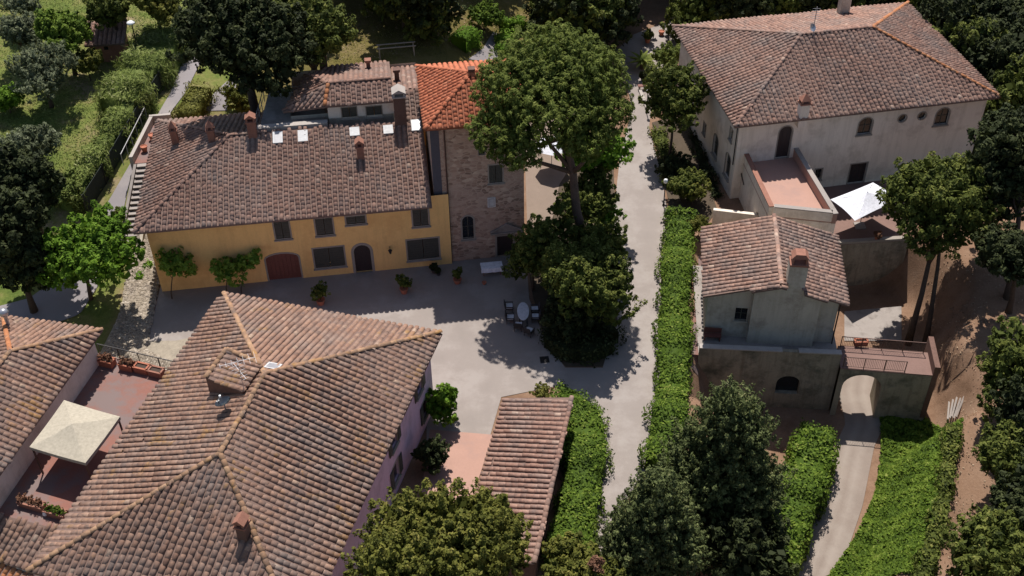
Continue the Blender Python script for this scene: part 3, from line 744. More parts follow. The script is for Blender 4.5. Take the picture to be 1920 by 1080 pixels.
def cap_frames(p0, p1, rng, step=0.43, lift=0.055):
    p0, p1 = np.array(p0, float), np.array(p1, float); d = p1 - p0; L = np.linalg.norm(d); d /= L
    if d[2] > 0.001: p0, p1, d = p1, p0, -d
    n = max(2, int(L / step)); s = (np.arange(n) + 0.5) * L / n
    k = np.cross(d, (0, 0, 1.0)); k /= np.linalg.norm(k); up = np.cross(k, d); up = up if up[2] > 0 else -up
    k = np.cross(d, up)
    O = p0 + np.outer(s, d) + up * lift + rng.normal(0, 0.008, (n, 3))
    return O, np.repeat(k[None], n, 0), np.repeat(d[None], n, 0), np.repeat(up[None], n, 0)
def put_tiles(name, fr, mat, tv, parent, ind, rng, stuff_name):
    O, X, Y, N = fr; n = len(O)
    if not n: return
    tint = np.clip(rng.normal(0.5, 0.19, n), 0, 1)
    px, py, w = proj((O[:, 0], O[:, 1], O[:, 2]))
    vis = (px > 2) & (px < 1918) & (py > 2) & (py < 1078)
    order = np.argsort(np.where(vis, w, 1e6 + w)); single = order[:ind] if ind else order[:0]
    if ind:
        ms = tile_meshes(mat, tv, name)
        for i in single:
            o = bpy.data.objects.new(name, ms[int(tint[i] * 8.99)]); COL.objects.link(o); o.parent = parent
            o.matrix_basis = Matrix(((X[i, 0], Y[i, 0], N[i, 0], O[i, 0]), (X[i, 1], Y[i, 1], N[i, 1], O[i, 1]), (X[i, 2], Y[i, 2], N[i, 2], O[i, 2]), (0, 0, 0, 1)))
    rest = np.setdiff1d(np.arange(n), single)
    if len(rest):
        R = np.stack([X, Y, N], 2)[rest]
        V = (np.einsum('nij,vj->nvi', R, tv) + O[rest][:, None]).reshape(-1, 3)
        Q = (np.arange(len(rest))[:, None, None] * 12 + TILE_Q[None]).reshape(-1, 4)
        o = link(stuff_name, np_mesh(stuff_name, V, Q, np.repeat(tint[rest], 12), mat), parent)
        tag(o, kind='stuff')
def roof(house, faces, mat, pan, seed, ind=0, caps=(), capmat=None, thick=0.15, capind=True, voids=(), under=True, capsets=(), tv=None):
    """slab under the tiles, tile by tile covering, ridge and hip caps"""
    rng = np.random.default_rng(seed); mb = MB(); edges = {}
    for f in faces:
        P = [np.array(p, float) for p in f]
        c, n, g, k = plane_of(P)
        area = sum(np.cross(P[i] - P[0], P[i + 1] - P[0])[2] for i in range(1, len(P) - 1))
        if area < 0: P = P[::-1]
        top = [p - n * 0.01 for p in P]; bot = [p - np.array([0, 0, thick]) for p in P]
        b0 = len(mb.v); m = len(P)
        mb.add(top + bot, [tuple(range(m)), tuple(range(m, 2 * m))[::-1]])
        for i in range(m):
            a, b = tuple(np.round(P[i], 2)), tuple(np.round(P[(i + 1) % m], 2))
            edges.setdefault(frozenset((a, b)), []).append((b0 + i, b0 + (i + 1) % m, b0 + m + (i + 1) % m, b0 + m + i))
    for e, q in edges.items():
        if len(q) == 1: mb.f.append(q[0][::-1])
    r = mb.build('roof', pan, house)
    fr = [tile_frames(f, rng, voids=voids) for f in faces]
    put_tiles('tile', [np.concatenate([q[i] for q in fr]) for i in range(4)], mat, TILE_V if tv is None else tv, r, ind, rng, 'roof_tiling')
    for cs, cm in ((caps, capmat or M_tile_m),) + tuple(capsets):
        if cs:
            cf = [cap_frames(a, b, rng) for a, b in cs]
            put_tiles('ridge_tile', [np.concatenate([q[i] for q in cf]) for i in range(4)], cm, CAP_V, r, 300 if capind else 0, rng, 'ridge_tiling')
    return r
def chimney(house, base, rz, w, d, h, mat, cap='gable', capmat=None):
    """a stack with a corbel ledge and a little cap; base is where it leaves the roof"""
    x, y, z = base; mb = MB()
    mb.box((x, y, z + h / 2 - 0.4), (w, d, h + 0.8), rz)
    o = mb.build('chimney', mat, house); capmat = capmat or M_tile_o
    m2 = MB(); t = z + h
    m2.box((x, y, t + 0.05), (w + 0.14, d + 0.14, 0.10), rz)
    M = Matrix.Rotation(rz, 3, 'Z')
    def q(a, b, c): return tuple(Vector((x, y, t)) + M @ Vector((a, b, c)))
    if cap == 'gable':
        for sx in (-1, 1): m2.box(q(sx * (w / 2 - 0.06), 0, 0.24), (0.12, d, 0.3), rz)
        W, D = w / 2 + 0.08, d / 2 + 0.08
        m2.add([q(-W, -D, .38), q(W, -D, .38), q(0, -D, .68), q(-W, D, .38), q(W, D, .38), q(0, D, .68)], [(0, 1, 2), (5, 4, 3), (0, 2, 5, 3), (1, 4, 5, 2), (0, 3, 4, 1)])
    elif cap == 'tent':
        for a, b in ((-1, -1), (1, -1), (1, 1), (-1, 1)): m2.box(q(a * (w / 2 - .07), b * (d / 2 - .07), 0.22), (0.12, 0.12, 0.25), rz)
        W, D = w / 2 + 0.05, d / 2 + 0.05
        m2.add([q(-W, -D, .34), q(W, -D, .34), q(W, D, .34), q(-W, D, .34), q(0, 0, .85)], [(0, 1, 4), (1, 2, 4), (2, 3, 4), (3, 0, 4), (3, 2, 1, 0)])
    elif cap == 'tray':
        m2.box(q(0, 0, 0.16), (w + 0.2, d + 0.2, 0.12), rz)
    m2.build('chimney_cap', capmat, o)
    return o
def poly_walls(house, name, foot, z0, z1, mat, fills=None, cap=False):
    """walls round a footprint (counter-clockwise); fills maps side index -> list of opening loops"""
    mb = MB(); fills = fills or {}; facs = []
    for i in range(len(foot)):
        f = Fac(foot[i], foot[(i + 1) % len(foot)]); facs.append(f)
        wall_side(mb, f, rect(0, f.L, z0, z1), fills.get(i, ()))
    if cap: 
        fs, ps = tess([foot]); k = len(mb.v)
        for p in ps: mb.v.append((p[0], p[1], z1)); mb.t.append(.5)
        for f in fs:
            a, b, c = [np.array(ps[i][:2], float) for i in f]; mb.f.append(tuple(i + k for i in (f if np.cross(b - a, c - a) > 0 else f[::-1])))
    return mb.build(name, mat, house)
def railing(name, label, pts, h, parent=None, step=1.4, bars=0.14, mat=None, group=None, lean=(0, 0), mid=0):
    """posts and rails as pieces, the thin balusters between them as one"""
    mat = mat or M_iron
    r = parent or empty(name, pts[0], 0, label, 'railing', group)
    pts = [Vector([float(v) for v in p]) for p in pts]; up = Vector((lean[0], lean[1], h))
    bal = MB()
    for a, b in zip(pts[:-1], pts[1:]):
        L = (b - a).length; n = max(1, round(L / step))
        for i in range(n + 1):
            if i == n and b is not pts[-1]: continue
            p = a.lerp(b, i / n); MB().bar(p, p + up * 1.03, 0.05).build('post', mat, r)
        MB().bar(a + up, b + up, 0.05, 0.045).build('rail', mat, r)
        for q in range(mid): MB().bar(a + up * (q + 1) / (mid + 1), b + up * (q + 1) / (mid + 1), 0.03).build('rail', mat, r)
        if bars:
            MB().bar(a + up * 0.12, b + up * 0.12, 0.03).build('rail', mat, r)
            for i in range(1, int(L / bars)): p = a.lerp(b, i * bars / L); bal.bar(p + up * 0.12, p + up, 0.016)
    if bars: tag(bal.build('balusters', mat, r), kind='stuff')
    return r

stones('cobbles', 'rounded pale cobbles of the ramp at the left end of the ochre house', ((258, 440), (284, 440), (302, 510), (292, 570), (274, 658), (345, 690), (330, 700), (180, 700), (225, 590), (238, 520)), 9000, M_cob, .14, 77)

# ================================================================== OCHRE FARMHOUSE
ZE = 6.4
fy = Frame(at(250, 437, ZE), at(828, 386, ZE) - at(250, 437, ZE))
farm = empty('farmhouse', fy.P(10, 6, 0), 0, 'long ochre-walled farmhouse with grey-brown tiled roof and green shutters', 'house')
footY = [fy.xy(0.55, 1.15), fy.xy(21.75, 1.35), fy.xy(21.75, 13.9), fy.xy(0.55, 13.9)]
ff = Fac(footY[0], footY[1])
def bbox(fac, x0, y0, x1, y1):
    cx, cy = (x0 + x1) / 2, (y0 + y1) / 2
    s0, _ = fac.sz(x0, cy); s1, _ = fac.sz(x1, cy); _, z1 = fac.sz(cx, y0); _, z0 = fac.sz(cx, y1)
    return s0, s1, z0, z1
opsY = []
for bb in ((515, 414, 543, 447), (592, 409, 624, 440), (774, 391, 803, 423)): opsY.append((rect(*bbox(ff, *bb)), 'shutter'))
opsY.append((rect(*bbox(ff, 649, 405, 685, 419)), 'shutter'))
opsY.append((rect(*bbox(ff, 589, 464, 646, 500)), 'shutter'))
opsY.append((rect(*bbox(ff, 764, 448, 823, 485)), 'shutter'))
s0, s1, _, z1 = bbox(ff, 665, 459, 696, 513); opsY.append((arch(s0, s1, 0.06, z1), 'door'))
s0, s1, _, z1 = bbox(ff, 501, 475, 563, 531); opsY.append((arch(s0, s1, 0.04, z1, 0.45), 'gate'))
poly_walls(farm, 'wall', footY, -0.6, ZE - 0.02, M_yellow, {0: [o for o, _ in opsY]})
for lp, k in opsY:
    opening(farm, ff, lp, k, M_frame, {'door': M_doord, 'gate': M_wood}.get(k, M_shut), {'door': 0.2, 'gate': 0.12}.get(k, 0.11))
mb = MB(); plate(mb, ff, rect(0.0, ff.L, 0.0, 0.32), 0.0, 0.035)
RS = 0.335; zr = lambda v: ZE + RS * v
APX = fy.P(6.5, 7.5, zr(7.5)); BLc = fy.P(0.25, 14.4, ZE + .05)
front = [fy.P(0, 0, ZE), fy.P(20.5, 0, ZE), fy.P(20.5, 7.5, zr(7.5)), APX]
UP = [fy.P(18.5, 7.5, zr(7.5)), fy.P(20.5, 7.5, zr(7.5)), fy.P(20.5, 10.3, zr(10.3)), fy.P(18.5, 10.3, zr(10.3))]
left = [fy.P(0, 0, ZE), APX, BLc]
back = [APX, fy.P(9.2, 7.5, zr(7.5)), fy.P(9.2, 14.5, ZE + .05), BLc]
roof(farm, [front, left, back, UP], M_tile_y, M_pan, 11, caps=[(fy.P(0, 0, ZE), APX), (BLc, APX), (APX, fy.P(9.2, 7.5, zr(7.5)))], capmat=M_tile_y)
ZD, ZDR = 10.25, 11.0
dfr = [fy.P(13.55, 8.2, ZD), fy.P(18.5, 8.2, ZD), fy.P(18.55, 10.2, ZDR), fy.P(13.85, 10.2, ZDR)]
dlf = [[fy.P(13.55, 8.2, ZD), fy.P(13.85, 10.2, ZDR), fy.P(10.4, 9.1, 9.55)], [fy.P(13.85, 10.2, ZDR), fy.P(12.1, 12.9, 10.25), fy.P(10.4, 9.1, 9.55)]]
dbk = [[fy.P(13.85, 10.2, ZDR), fy.P(18.55, 10.2, ZDR), fy.P(18.55, 16.2, 9.1), fy.P(13.9, 16.2, 9.1)], [fy.P(18.57, 10.3, zr(10.3)), fy.P(20.5, 10.3, zr(10.3)), fy.P(20.7, 16.1, 8.7), fy.P(18.57, 16.1, 8.7)], [fy.P(13.85, 10.2, ZDR), fy.P(13.9, 16.2, 9.1), fy.P(12.1, 12.9, 10.25)]]
roof(farm, [dfr] + dlf + dbk, M_tile_y, M_pan, 12, caps=[(fy.P(13.9, 10.2, ZDR), fy.P(18.5, 10.2, ZDR)), (fy.P(13.85, 10.2, ZDR), fy.P(12.1, 12.9, 10.25))], capmat=M_tile_y,
     capsets=(([(fy.P(13.55, 8.2, ZD), fy.P(13.88, 10.1, ZDR))], M_tile_o),))
fd = Fac(fy.xy(13.7, 8.45), fy.xy(18.6, 8.45))
poly_walls(farm, 'attic_wall', [fy.xy(13.7, 8.45), fy.xy(18.6, 8.45), fy.xy(20.6, 10.4), fy.xy(20.6, 15.8), fy.xy(10.9, 15.8), fy.xy(10.9, 9.2), fy.xy(13.7, 9.2)], 4.0, 9.05, M_grey)
dw = [rect(*bbox(fd, *b)) for b in ((641, 201, 669, 221), (687, 199, 716, 219))]
mb = MB(); wall_side(mb, fd, rect(0, fd.L, 8.4, ZD - .05), dw); mb.add([fy.P(13.7, 8.45, 9), fy.P(13.7, 8.45, ZD), fy.P(13.85, 10.2, ZDR - .1), fy.P(13.7, 10.2, 9)], [(0, 3, 2, 1)])
mb.build('attic_front', M_cream, farm)
for l in dw: opening(farm, fd, l, 'shutter', M_frame, M_shut, 0.06)
# roof terrace behind the ridge, with parapet
mb = MB(); mb.prism([fy.xy(8.6, 8.3), fy.xy(13.4, 8.3), fy.xy(13.4, 13.0), fy.xy(9.2, 14.2)], 4.0, 8.75); mb.build('terrace_floor', M_conc, farm)
mb = MB(); mb.prism([fy.xy(8.5, 7.75), fy.xy(13.6, 7.75), fy.xy(13.6, 8.25), fy.xy(8.5, 8.25)], 8.5, 9.12); mb.build('parapet', M_pale, farm)
railing('rail', '', [fy.P(8.5, 8.4, 8.8), fy.P(8.9, 12.0, 8.8), fy.P(12.6, 12.3, 8.8)], 1.0, parent=farm, bars=0, mat=M_rail, mid=1)
def on_roof(fr, px, py, z0, s):
    lo, hi = z0 - 2, z0 + 8
    for _ in range(50):
        z = (lo + hi) / 2; p = at(px, py, z)[:2] - fr.o
        if z0 + s * (p @ fr.v) > z: lo = z
        else: hi = z
    p = at(px, py, z)[:2] - fr.o
    return float(p @ fr.u), float(p @ fr.v), z
rzY = math.atan2(fy.u[1], fy.u[0])
def ychim(px, py, w, d, h, mat, cap, cm=None):
    u, v, z = on_roof(fy, px, py, ZE, RS); chimney(farm, fy.P(u, v + d / 2, z), rzY, w, d, h, mat, cap, cm)
ychim(677, 300, 0.5, 0.5, 1.0, M_brick, 'gable', M_brick)
ychim(475, 260, 0.62, 0.55, 1.3, M_brick, 'gable', M_brick)
chimney(farm, fy.P(5.2, 7.7, 7.9), rzY, 0.48, 0.48, 1.45, M_brick, 'tent', M_brick)
chimney(farm, fy.P(2.2, 9.6, 6.9), rzY, 0.48, 0.48, 1.5, M_brick, 'tent', M_brick)
chimney(farm, fy.P(18.95, 7.5, 8.2), rzY, 0.85, 0.85, 2.9, M_brickd, 'gable', M_pale)
chimney(farm, fy.P(13.4, 16.0, 9.0), rzY, 0.6, 0.6, 1.5, M_brickd, 'gable', M_tile_m)
chimney(farm, fy.P(16.9, 14.2, 9.6), rzY, 0.3, 0.3, 0.7, M_brickd, 'tray', M_brick)
chimney(farm, fy.P(19.0, 12.6, 9.3), rzY, 0.36, 0.36, 0.9, M_brickd, 'tray', M_brickd)
def skylight(house, fr, px, py, w, l, z0, s, glass, nm='skylight'):
    u, v, z = on_roof(fr, px, py, z0, s)
    n = np.array([*(-s * fr.v), 1.0]); n /= np.linalg.norm(n); g = np.array([*fr.v, s]); g /= np.linalg.norm(g); k = np.array([*fr.u, 0])
    c = np.array(fr.P(u, v, z)) + n * 0.075
    M = Matrix(np.column_stack([k, g, n]).tolist()); mb = MB()
    for a, b, dx, dy in ((-w / 2, 0, .09, l), (w / 2, 0, .09, l), (0, -l / 2, w + .09, .09), (0, l / 2, w + .09, .09)):
        mb.box(c + k * a + g * b, (dx, dy, 0.10 if dx > dy else 0.095), tilt=M)
    o = mb.build(nm, M_blind, house); m2 = MB(); m2.box(c + n * 0.02, (w - .09, l - .09, 0.06), tilt=M); m2.build('pane', glass, o)
for px, py, g in ((521, 259, M_skyl), (568, 256, M_blind), (665, 248, M_blind), (728, 244, M_blind), (780, 236, M_skyl)):
    skylight(farm, fy, px, py, 0.62, 0.95 if px not in (665, 728) else 0.7, ZE, RS, g)
# downpipe and lamp
s, z = ff.sz(731, 465)
lamp = empty('wall_lantern', ff.P(s, 2.2, 0), 0, 'small black lantern on the ochre wall right of the arched door', 'lantern')
mb = MB(); mb.bar(ff.P(s, z + .1, 0), ff.P(s, z + .25, .35), 0.04); mb.bar(ff.P(s, z + .25, .35), ff.P(s, z + .1, .35), 0.03); mb.build('bracket', M_iron, lamp)
mb = MB(); mb.lathe(ff.P(s, z - .25, .35), [(.06, 0), (.14, .25), (.16, .3), (.03, .4)], 6); mb.build('lantern_body', M_iron, lamp)

# ================================================================== STONE TOWER
ZT = 12.0
tower = empty('stone_tower', fy.P(24, 5, 0), 0, 'tall rubble-stone tower with bright orange pyramid roof beside the ochre house', 'tower')
footT = [fy.xy(20.75, 1.62), fy.xy(27.25, 1.66), fy.xy(27.4, 9.5), fy.xy(20.75, 9.5)]
ft = Fac(footT[0], footT[1])
tl = [rect(*bbox(ft, 917, 309, 942, 342)), rect(*bbox(ft, 897, 280, 909, 290))]
s0, s1, z0, z1 = bbox(ft, 867, 405, 888, 447); tl.append(arch(s0, s1, z0, z1))
s0, s1, z0, z1 = bbox(ft, 932, 442, 962, 479); tl.append(rect(s0, s1, 0.05, z1))
poly_walls(tower, 'wall', footT, -0.6, ZT + 0.05, M_stone, {0: tl})
opening(tower, ft, tl[0], 'shutter', M_frame, M_shut); opening(tower, ft, tl[1], 'glass', M_frame, w=.05, sill=False); opening(tower, ft, tl[2], 'glass', M_frame, w=.12); opening(tower, ft, tl[3], 'door', M_frame, M_doord, .14)
mb = MB(); s0, s1, z0, z1 = bbox(ft, 914, 370, 929, 388); plate(mb, ft, rect(s0, s1, z0, z1), -.02, .05); pl = mb.build('plaque', M_white, tower)
mb = MB(); surround(mb, ft, rect(s0 + .12, s1 - .12, z0 + .12, z1 - .12), .03, .07, .05); mb.build('relief', M_frame, pl)
s0, _, _, _ = bbox(ft, 919, 420, 930, 440); _, z1 = ft.sz(946, 432); s1 = s0 + 2.4
mb = MB(); cx = (s0 + s1) / 2
plate(mb, ft, [(s0, z1 - .1), (s1, z1 - .1), (s1, z1 + .02), (cx, z1 + .62), (s0, z1 + .02)], 0, .10)
plate(mb, ft, [(s0 + .02, z1 + .06), (s0 + .1, z1 - .02), (cx, z1 + .55), (s1 - .1, z1 - .02), (s1 - .02, z1 + .06), (cx, z1 + .75)], .1, .2)
plate(mb, ft, rect(s0, s1, z1 - .2, z1 - .08), 0.003, .2); mb.build('pediment', M_conc, tower)
mb = MB(); plate(mb, ft, rect(0.01, 0.62, ZE - 0.2, ZT - .1), 0, .012); mb.build('dark_strip', M_strip, tower)  # thin dark grey band down the left edge of the tower front
tp = [fy.P(20.4, 1.2, ZT), fy.P(27.75, 1.2, ZT), fy.P(27.85, 9.9, ZT), fy.P(20.45, 9.9, ZT)]; ta = fy.P(24.1, 5.3, ZT + 1.75)
roof(tower, [[tp[0], tp[1], ta], [tp[1], tp[2], ta], [tp[2], tp[3], ta], [tp[3], tp[0], ta]], M_tile_t, M_pan_o, 21, caps=[(p, ta) for p in tp], capmat=M_tile_t)
chimney(tower, ta, rzY, 0.3, 0.3, 0.15, M_brickd, 'tray', M_brickd)
mb = MB(); a = ft.P(0.98, ZT - .1, .1); mb.tube([a, ft.P(1.0, 0.1, .1)], [.055, .055], 7); mb.build('downpipe', M_pipe, tower)

# ================================================================== PINK HOUSE IN FRONT
ZF = 6.3
fF = Frame(at(420, 550, ZF), at(826, 622, ZF) - at(420, 550, ZF), left=False)      # v runs towards us
WF, DF = 14.65, 22.1
rosy = empty('courtyard_house', fF.P(7, 11, 0), 0, 'large rose-walled house in the foreground under a broad lichened hip roof', 'house')
footF = [fF.xy(0.6, 0.6), fF.xy(0.6, DF - .6), fF.xy(WF - .6, DF - .6), fF.xy(WF - .6, 0.6)]
fr = Fac(footF[2], footF[3])
opF = []
for bb in ((781, 722, 793, 752), (736, 826, 747, 868)):
    s0, s1, z0, z1 = bbox(fr, *bb); m = (s0 + s1) / 2; opF.append(rect(m - .45, m + .45, 3.6, 5.0))
for bb in ((795, 778, 805, 815), (738, 880, 752, 930)):
    s0, s1, z0, z1 = bbox(fr, *bb); m = (s0 + s1) / 2; opF.append(rect(m - .45, m + .45, 0.9, 2.4))
poly_walls(rosy, 'wall', footF, -0.5, ZF, M_lilac, {2: opF})
for l in opF: opening(rosy, fr, l, 'open', M_frame, M_shut)
RF = 2.6 / 7.32
aF, bF = fF.P(WF / 2 - .2, 8.45, ZF + 2.6), fF.P(WF / 2 + .05, 14.5, ZF + 2.6)
cF = [fF.P(0, 0, ZF), fF.P(WF, 0, ZF), fF.P(WF, DF, ZF), fF.P(0, DF, ZF)]
bx = [fF.P(4.25, 7.45, 8), fF.P(6.35, 7.9, 8), fF.P(6.3, 9.95, 8), fF.P(4.2, 9.6, 8)]
roof(rosy, [[cF[0], cF[1], aF], [cF[1], cF[2], bF, aF], [cF[2], cF[3], bF], [cF[3], cF[0], aF, bF]], M_tile_f, M_pan, 31, ind=300, tv=SMOOTH_V,
     caps=[(cF[0], aF), (cF[1], aF), (cF[2], bF), (cF[3], bF), (aF, bF)])
# raised hatch on the left slope
hz = lambda v, t: t
h4 = [fF.P(4.25, 7.3, 9.05), fF.P(6.7, 7.9, 8.95), fF.P(6.55, 10.1, 8.95), fF.P(4.15, 9.7, 9.05)]
mb = MB(); mb.hexa([(p[0], p[1], 7.2) for p in h4][::-1], [(p[0], p[1], p[2] - .14) for p in h4][::-1]); mb.build('dormer_wall', M_brickd, rosy)
roof(rosy, [h4], M_tile_f, M_pan, 32, caps=[(h4[0], h4[3]), (h4[0], h4[1])], capmat=M_tile_m, thick=.13)
u = on_roof(fF, 490, 1000, ZF, 0.0)
chimney(rosy, fF.P(10.3, 18.2, 7.75), math.atan2(fF.u[1], fF.u[0]), 0.5, 0.55, 0.75, M_brickd, 'gable', M_brick)
fs_ = Frame(cF[0], fF.u); fs_.v = fF.v
skylight(rosy, fs_, 512, 689, 0.75, 0.6, ZF, 2.6 / 8.45, M_skyl)
mb = MB(); e0, e1 = fF.P(WF + .06, 0.1, ZF - .1), fF.P(WF + .06, DF - .1, ZF - .1); mb.tube([e0, e1], [.07, .07], 6); mb.build('gutter', M_pipe, rosy)
# aerials and dish on that roof
aer = empty('television_aerial', fF.P(6.6, 9.6, 8.9), 0, 'thin silver television aerial standing beside the raised hatch on the roof', 'aerial')
p = Vector(fF.P(6.55, 9.9, 8.85)); mb = MB(); mb.bar(p, p + Vector((0, 0, 2.3)), .03); mb.build('mast', M_metal, aer)
for zz, an, L in ((2.2, 0.35, 1.9), (1.5, 2.2, 1.5)):
    d = Vector((math.cos(an), math.sin(an), 0)); e = Vector((-d.y, d.x, 0)); c = p + Vector((0, 0, zz)); mb = MB(); mb.bar(c - d * L / 2, c + d * L / 2, .016)
    for i in range(7): q = c + d * L * (i / 6 - .5); w = .16 + .05 * i; mb.bar(q - e * w, q + e * w, .01)
    mb.build('boom', M_metal, aer)
dp = Vector(fF.P(6.0, 11.2, 8.5)); dish = empty('satellite_dish', dp, 0, 'dark satellite dish beside the ridge of the rose house roof', 'satellite dish')
mb = MB(); mb.bar(dp - Vector((0, 0, .4)), dp + Vector((0, 0, .55)), .06); mb.build('mast', M_metal, dish)
mb = MB(); c = dp + Vector((0, -.1, .6)); T = Vector((-.25, .15, .95)).to_track_quat('Z', 'Y').to_matrix(); k = []
for i, (r, z) in enumerate(((.02, 0), (.2, .02), (.36, .07), (.45, .12))):
    for j in range(14): mb.v.append(tuple(c + T @ Vector((r * math.cos(j * math.pi / 7), r * math.sin(j * math.pi / 7), z)))); mb.t.append(.5)
for i in range(3):
    for j in range(14): mb.f.append((i * 14 + j, i * 14 + (j + 1) % 14, i * 14 + 14 + (j + 1) % 14, i * 14 + 14 + j))
mb.f.append(tuple(range(14))[::-1]); mb.build('reflector', M_glass, dish)
mb = MB(); mb.bar(c + T @ Vector((0, -.42, .1)), c + T @ Vector((0, 0, .45)), .03); mb.box(c + T @ Vector((0, 0, .48)), (.1, .1, .12)); mb.build('receiver_arm', M_globe, dish)

# ================================================================== LEFT HOUSE AND TERRACE
ZL, TZ = 5.0, 2.5
fl = Frame(at(192, 618, ZL), at(0, 888, ZL) - at(192, 618, ZL), left=False)
lodge = empty('side_house', fl.P(5, 3, 0), 0, 'low grey-walled house with brown tiled roof at the left edge beside the gazebo terrace', 'house')
poly_walls(lodge, 'wall', [fl.xy(.5, .5), fl.xy(.5, 6.5), fl.xy(16, 6.5), fl.xy(16, .5)], 0, ZL, M_cream)
aL, bL = fl.P(4.3, 3.5, ZL + 1.45), fl.P(14.5, 3.5, ZL + 1.45); cL = [fl.P(0, 0, ZL), fl.P(17, 0, ZL), fl.P(17, 7, ZL), fl.P(0, 7, ZL)]
roof(lodge, [[cL[0], cL[1], bL, aL], [cL[0], aL, cL[3]], [cL[3], aL, bL, cL[2]]], M_tile_f, M_pan, 41, ind=300, tv=SMOOTH_V, caps=[(cL[0], aL), (aL, bL)],
     capsets=(([(cL[3], aL)], M_tile_o),))
cw = Vector(at(11, 597, 6.0)); cowl = empty('roof_vent', cw, 0, 'grey ball-shaped vent on the roof of the left house', 'vent')
mb = MB(); mb.tube([cw - Vector((0, 0, .6)), cw + Vector((0, 0, .25))], [.12, .12], 8); mb.build('pipe', M_metal, cowl)
mb = MB(); mb.lathe(cw + Vector((0, 0, .2)), [(.1, 0), (.26, .12), (.32, .3), (.26, .48), (.08, .58)], 12); mb.build('ball', M_metal, cowl, smooth=True)
ter = empty('raised_terrace', at(180, 800, 0), 0, 'terracotta-paved terrace between the left house and the rose house', 'terrace')
tq = P0([(183, 662), (345, 702), (160, 1010), (-60, 965)], TZ)
mb = MB(); mb.prism(tq, -0.2, TZ - .06); mb.build('base', M_moss, ter)
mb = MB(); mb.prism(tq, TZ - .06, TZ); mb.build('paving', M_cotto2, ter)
mb = MB(); a, b = at(186, 664, TZ), at(340, 700, TZ); d = (b - a) / np.linalg.norm(b - a)
railing('terrace_rail', 'dark iron railing along the far end of the gazebo terrace behind red planters', [a + d * .1, b], 0.95, bars=0.12, lean=(0, 0))
def trough(name, label, c, L, W, H, rz, mat, group, plants=None, dry=False):
    o = empty(name, c, rz, label, 'planter', group)
    mb = MB(); t = .06
    for sx, sy, dx, dy in ((0, -1, L, t), (0, 1, L, t), (-1, 0, t, W - 2 * t), (1, 0, t, W - 2 * t)):
        mb.box((sx * (L - t) / 2, sy * (W - t) / 2, H / 2), (dx, dy, H))
    mb.box((0, 0, H * .3), (L - 2 * t, W - 2 * t, H * .5)); mb.build('trough', mat, o, world=False)
    mb = MB()
    for sx, sy, dx, dy in ((0, -1, L + .06, t + .06), (0, 1, L + .06, t + .06), (-1, 0, t + .06, W - t), (1, 0, t + .06, W - t)):
        mb.box((sx * (L - t) / 2, sy * (W - t) / 2, H - .03), (dx, dy, .08))
    mb.build('rim', mat, o, world=False)
    mb = MB(); mb.box((0, 0, H - .1), (L - 2 * t, W - 2 * t, .06)); mb.build('soil', M_soilc, o, world=False)
    if plants:
        V, Q, T = crown([(x, 0, H + .12, .28, .22, .2) for x in np.linspace(-L / 2 + .25, L / 2 - .25, max(1, int(L / .4)))], 30, 14, .13, .06, .5, hash(label) % 999 if False else len(label))
        link('plant', np_mesh('plant', V, Q, T, plants), o, world=False)
    return o
rzT = math.atan2(d[1], d[0])
for i, (px, py) in enumerate(((203, 684), (240, 691), (268, 696), (295, 703))):
    trough('planter', ['red planter nearest the left house wall on the terrace', 'second red planter from the left house by the terrace railing', 'third red planter from the left house by the terrace railing',
                       'darker red planter beside the rose house eaves'][i], at(px, py, TZ), 0.95, .55, .5, rzT, M_clay if i < 3 else M_brick, 'red planters along the terrace railing', L_red if i in (0, 1) else None)
trough('planter', 'brown trough of dry stalks at the front of the terrace', at(62, 950, TZ), 1.55, .5, .4, rzT, M_brick, 'troughs at the front of the terrace', L_red)
trough('planter', 'brown trough with leafy green plant at the front of the terrace', at(107, 966, TZ), 1.3, .5, .4, rzT, M_brick, 'troughs at the front of the terrace', L_hedge)
jug = at(86, 966, TZ); o = MB().lathe(jug, [(.09, 0), (.16, .12), (.12, .3), (.08, .36)], 10).build('white_jug', M_globe, smooth=True); tag(o, 'small white jug standing between the two brown troughs', 'jug')
# gazebo
gz = at(140, 880, TZ); gaz = empty('gazebo', gz, 0, 'square gazebo with peaked cream canopy on four brown posts', 'gazebo')
q = [np.array(at(x, y, TZ + 2.4)) for x, y in ((120, 750), (225, 781), (160, 868), (55, 838))]; ce = sum(q) / 4
mb = MB(); rows = 6
tops = [ce + np.array([0, 0, .62])]
for i in range(1, rows + 1):
    f = i / rows
    for k in range(4):
        for j in range(4):
            p = q[k] + (q[(k + 1) % 4] - q[k]) * j / 4; r = ce + (p - ce) * f; edge = math.sin(math.pi * j / 4)
            r = r + np.array([0, 0, .62 * (1 - f) - .06 * math.sin(math.pi * f) - .05 * edge * f * f]); tops.append(r)
mb.v = [tuple(p) for p in tops]; mb.t = [.5] * len(tops)
for k in range(16): mb.f.append((0, 1 + (k + 1) % 16, 1 + k))
for i in range(rows - 1):
    for k in range(16): mb.f.append((1 + i * 16 + k, 1 + i * 16 + (k + 1) % 16, 17 + i * 16 + (k + 1) % 16, 17 + i * 16 + k))
can = mb.build('canopy', M_canvas, gaz)
if can.data.polygons[0].normal.z < 0: can.data.flip_normals()
mb = MB(); e = tops[-16:]
mb.v = [tuple(p) for p in e] + [tuple(p - np.array([0, 0, .24])) for p in e]; mb.t = [.5] * 32
for k in range(16): mb.f.append((k, (k + 1) % 16, 16 + (k + 1) % 16, 16 + k))
mb.build('valance', M_canvas, gaz)
for p in q:
    b = ce + (p - ce) * .95; MB().bar((b[0], b[1], TZ), (b[0], b[1], TZ + 2.36), .09).build('post', M_pipe, gaz)
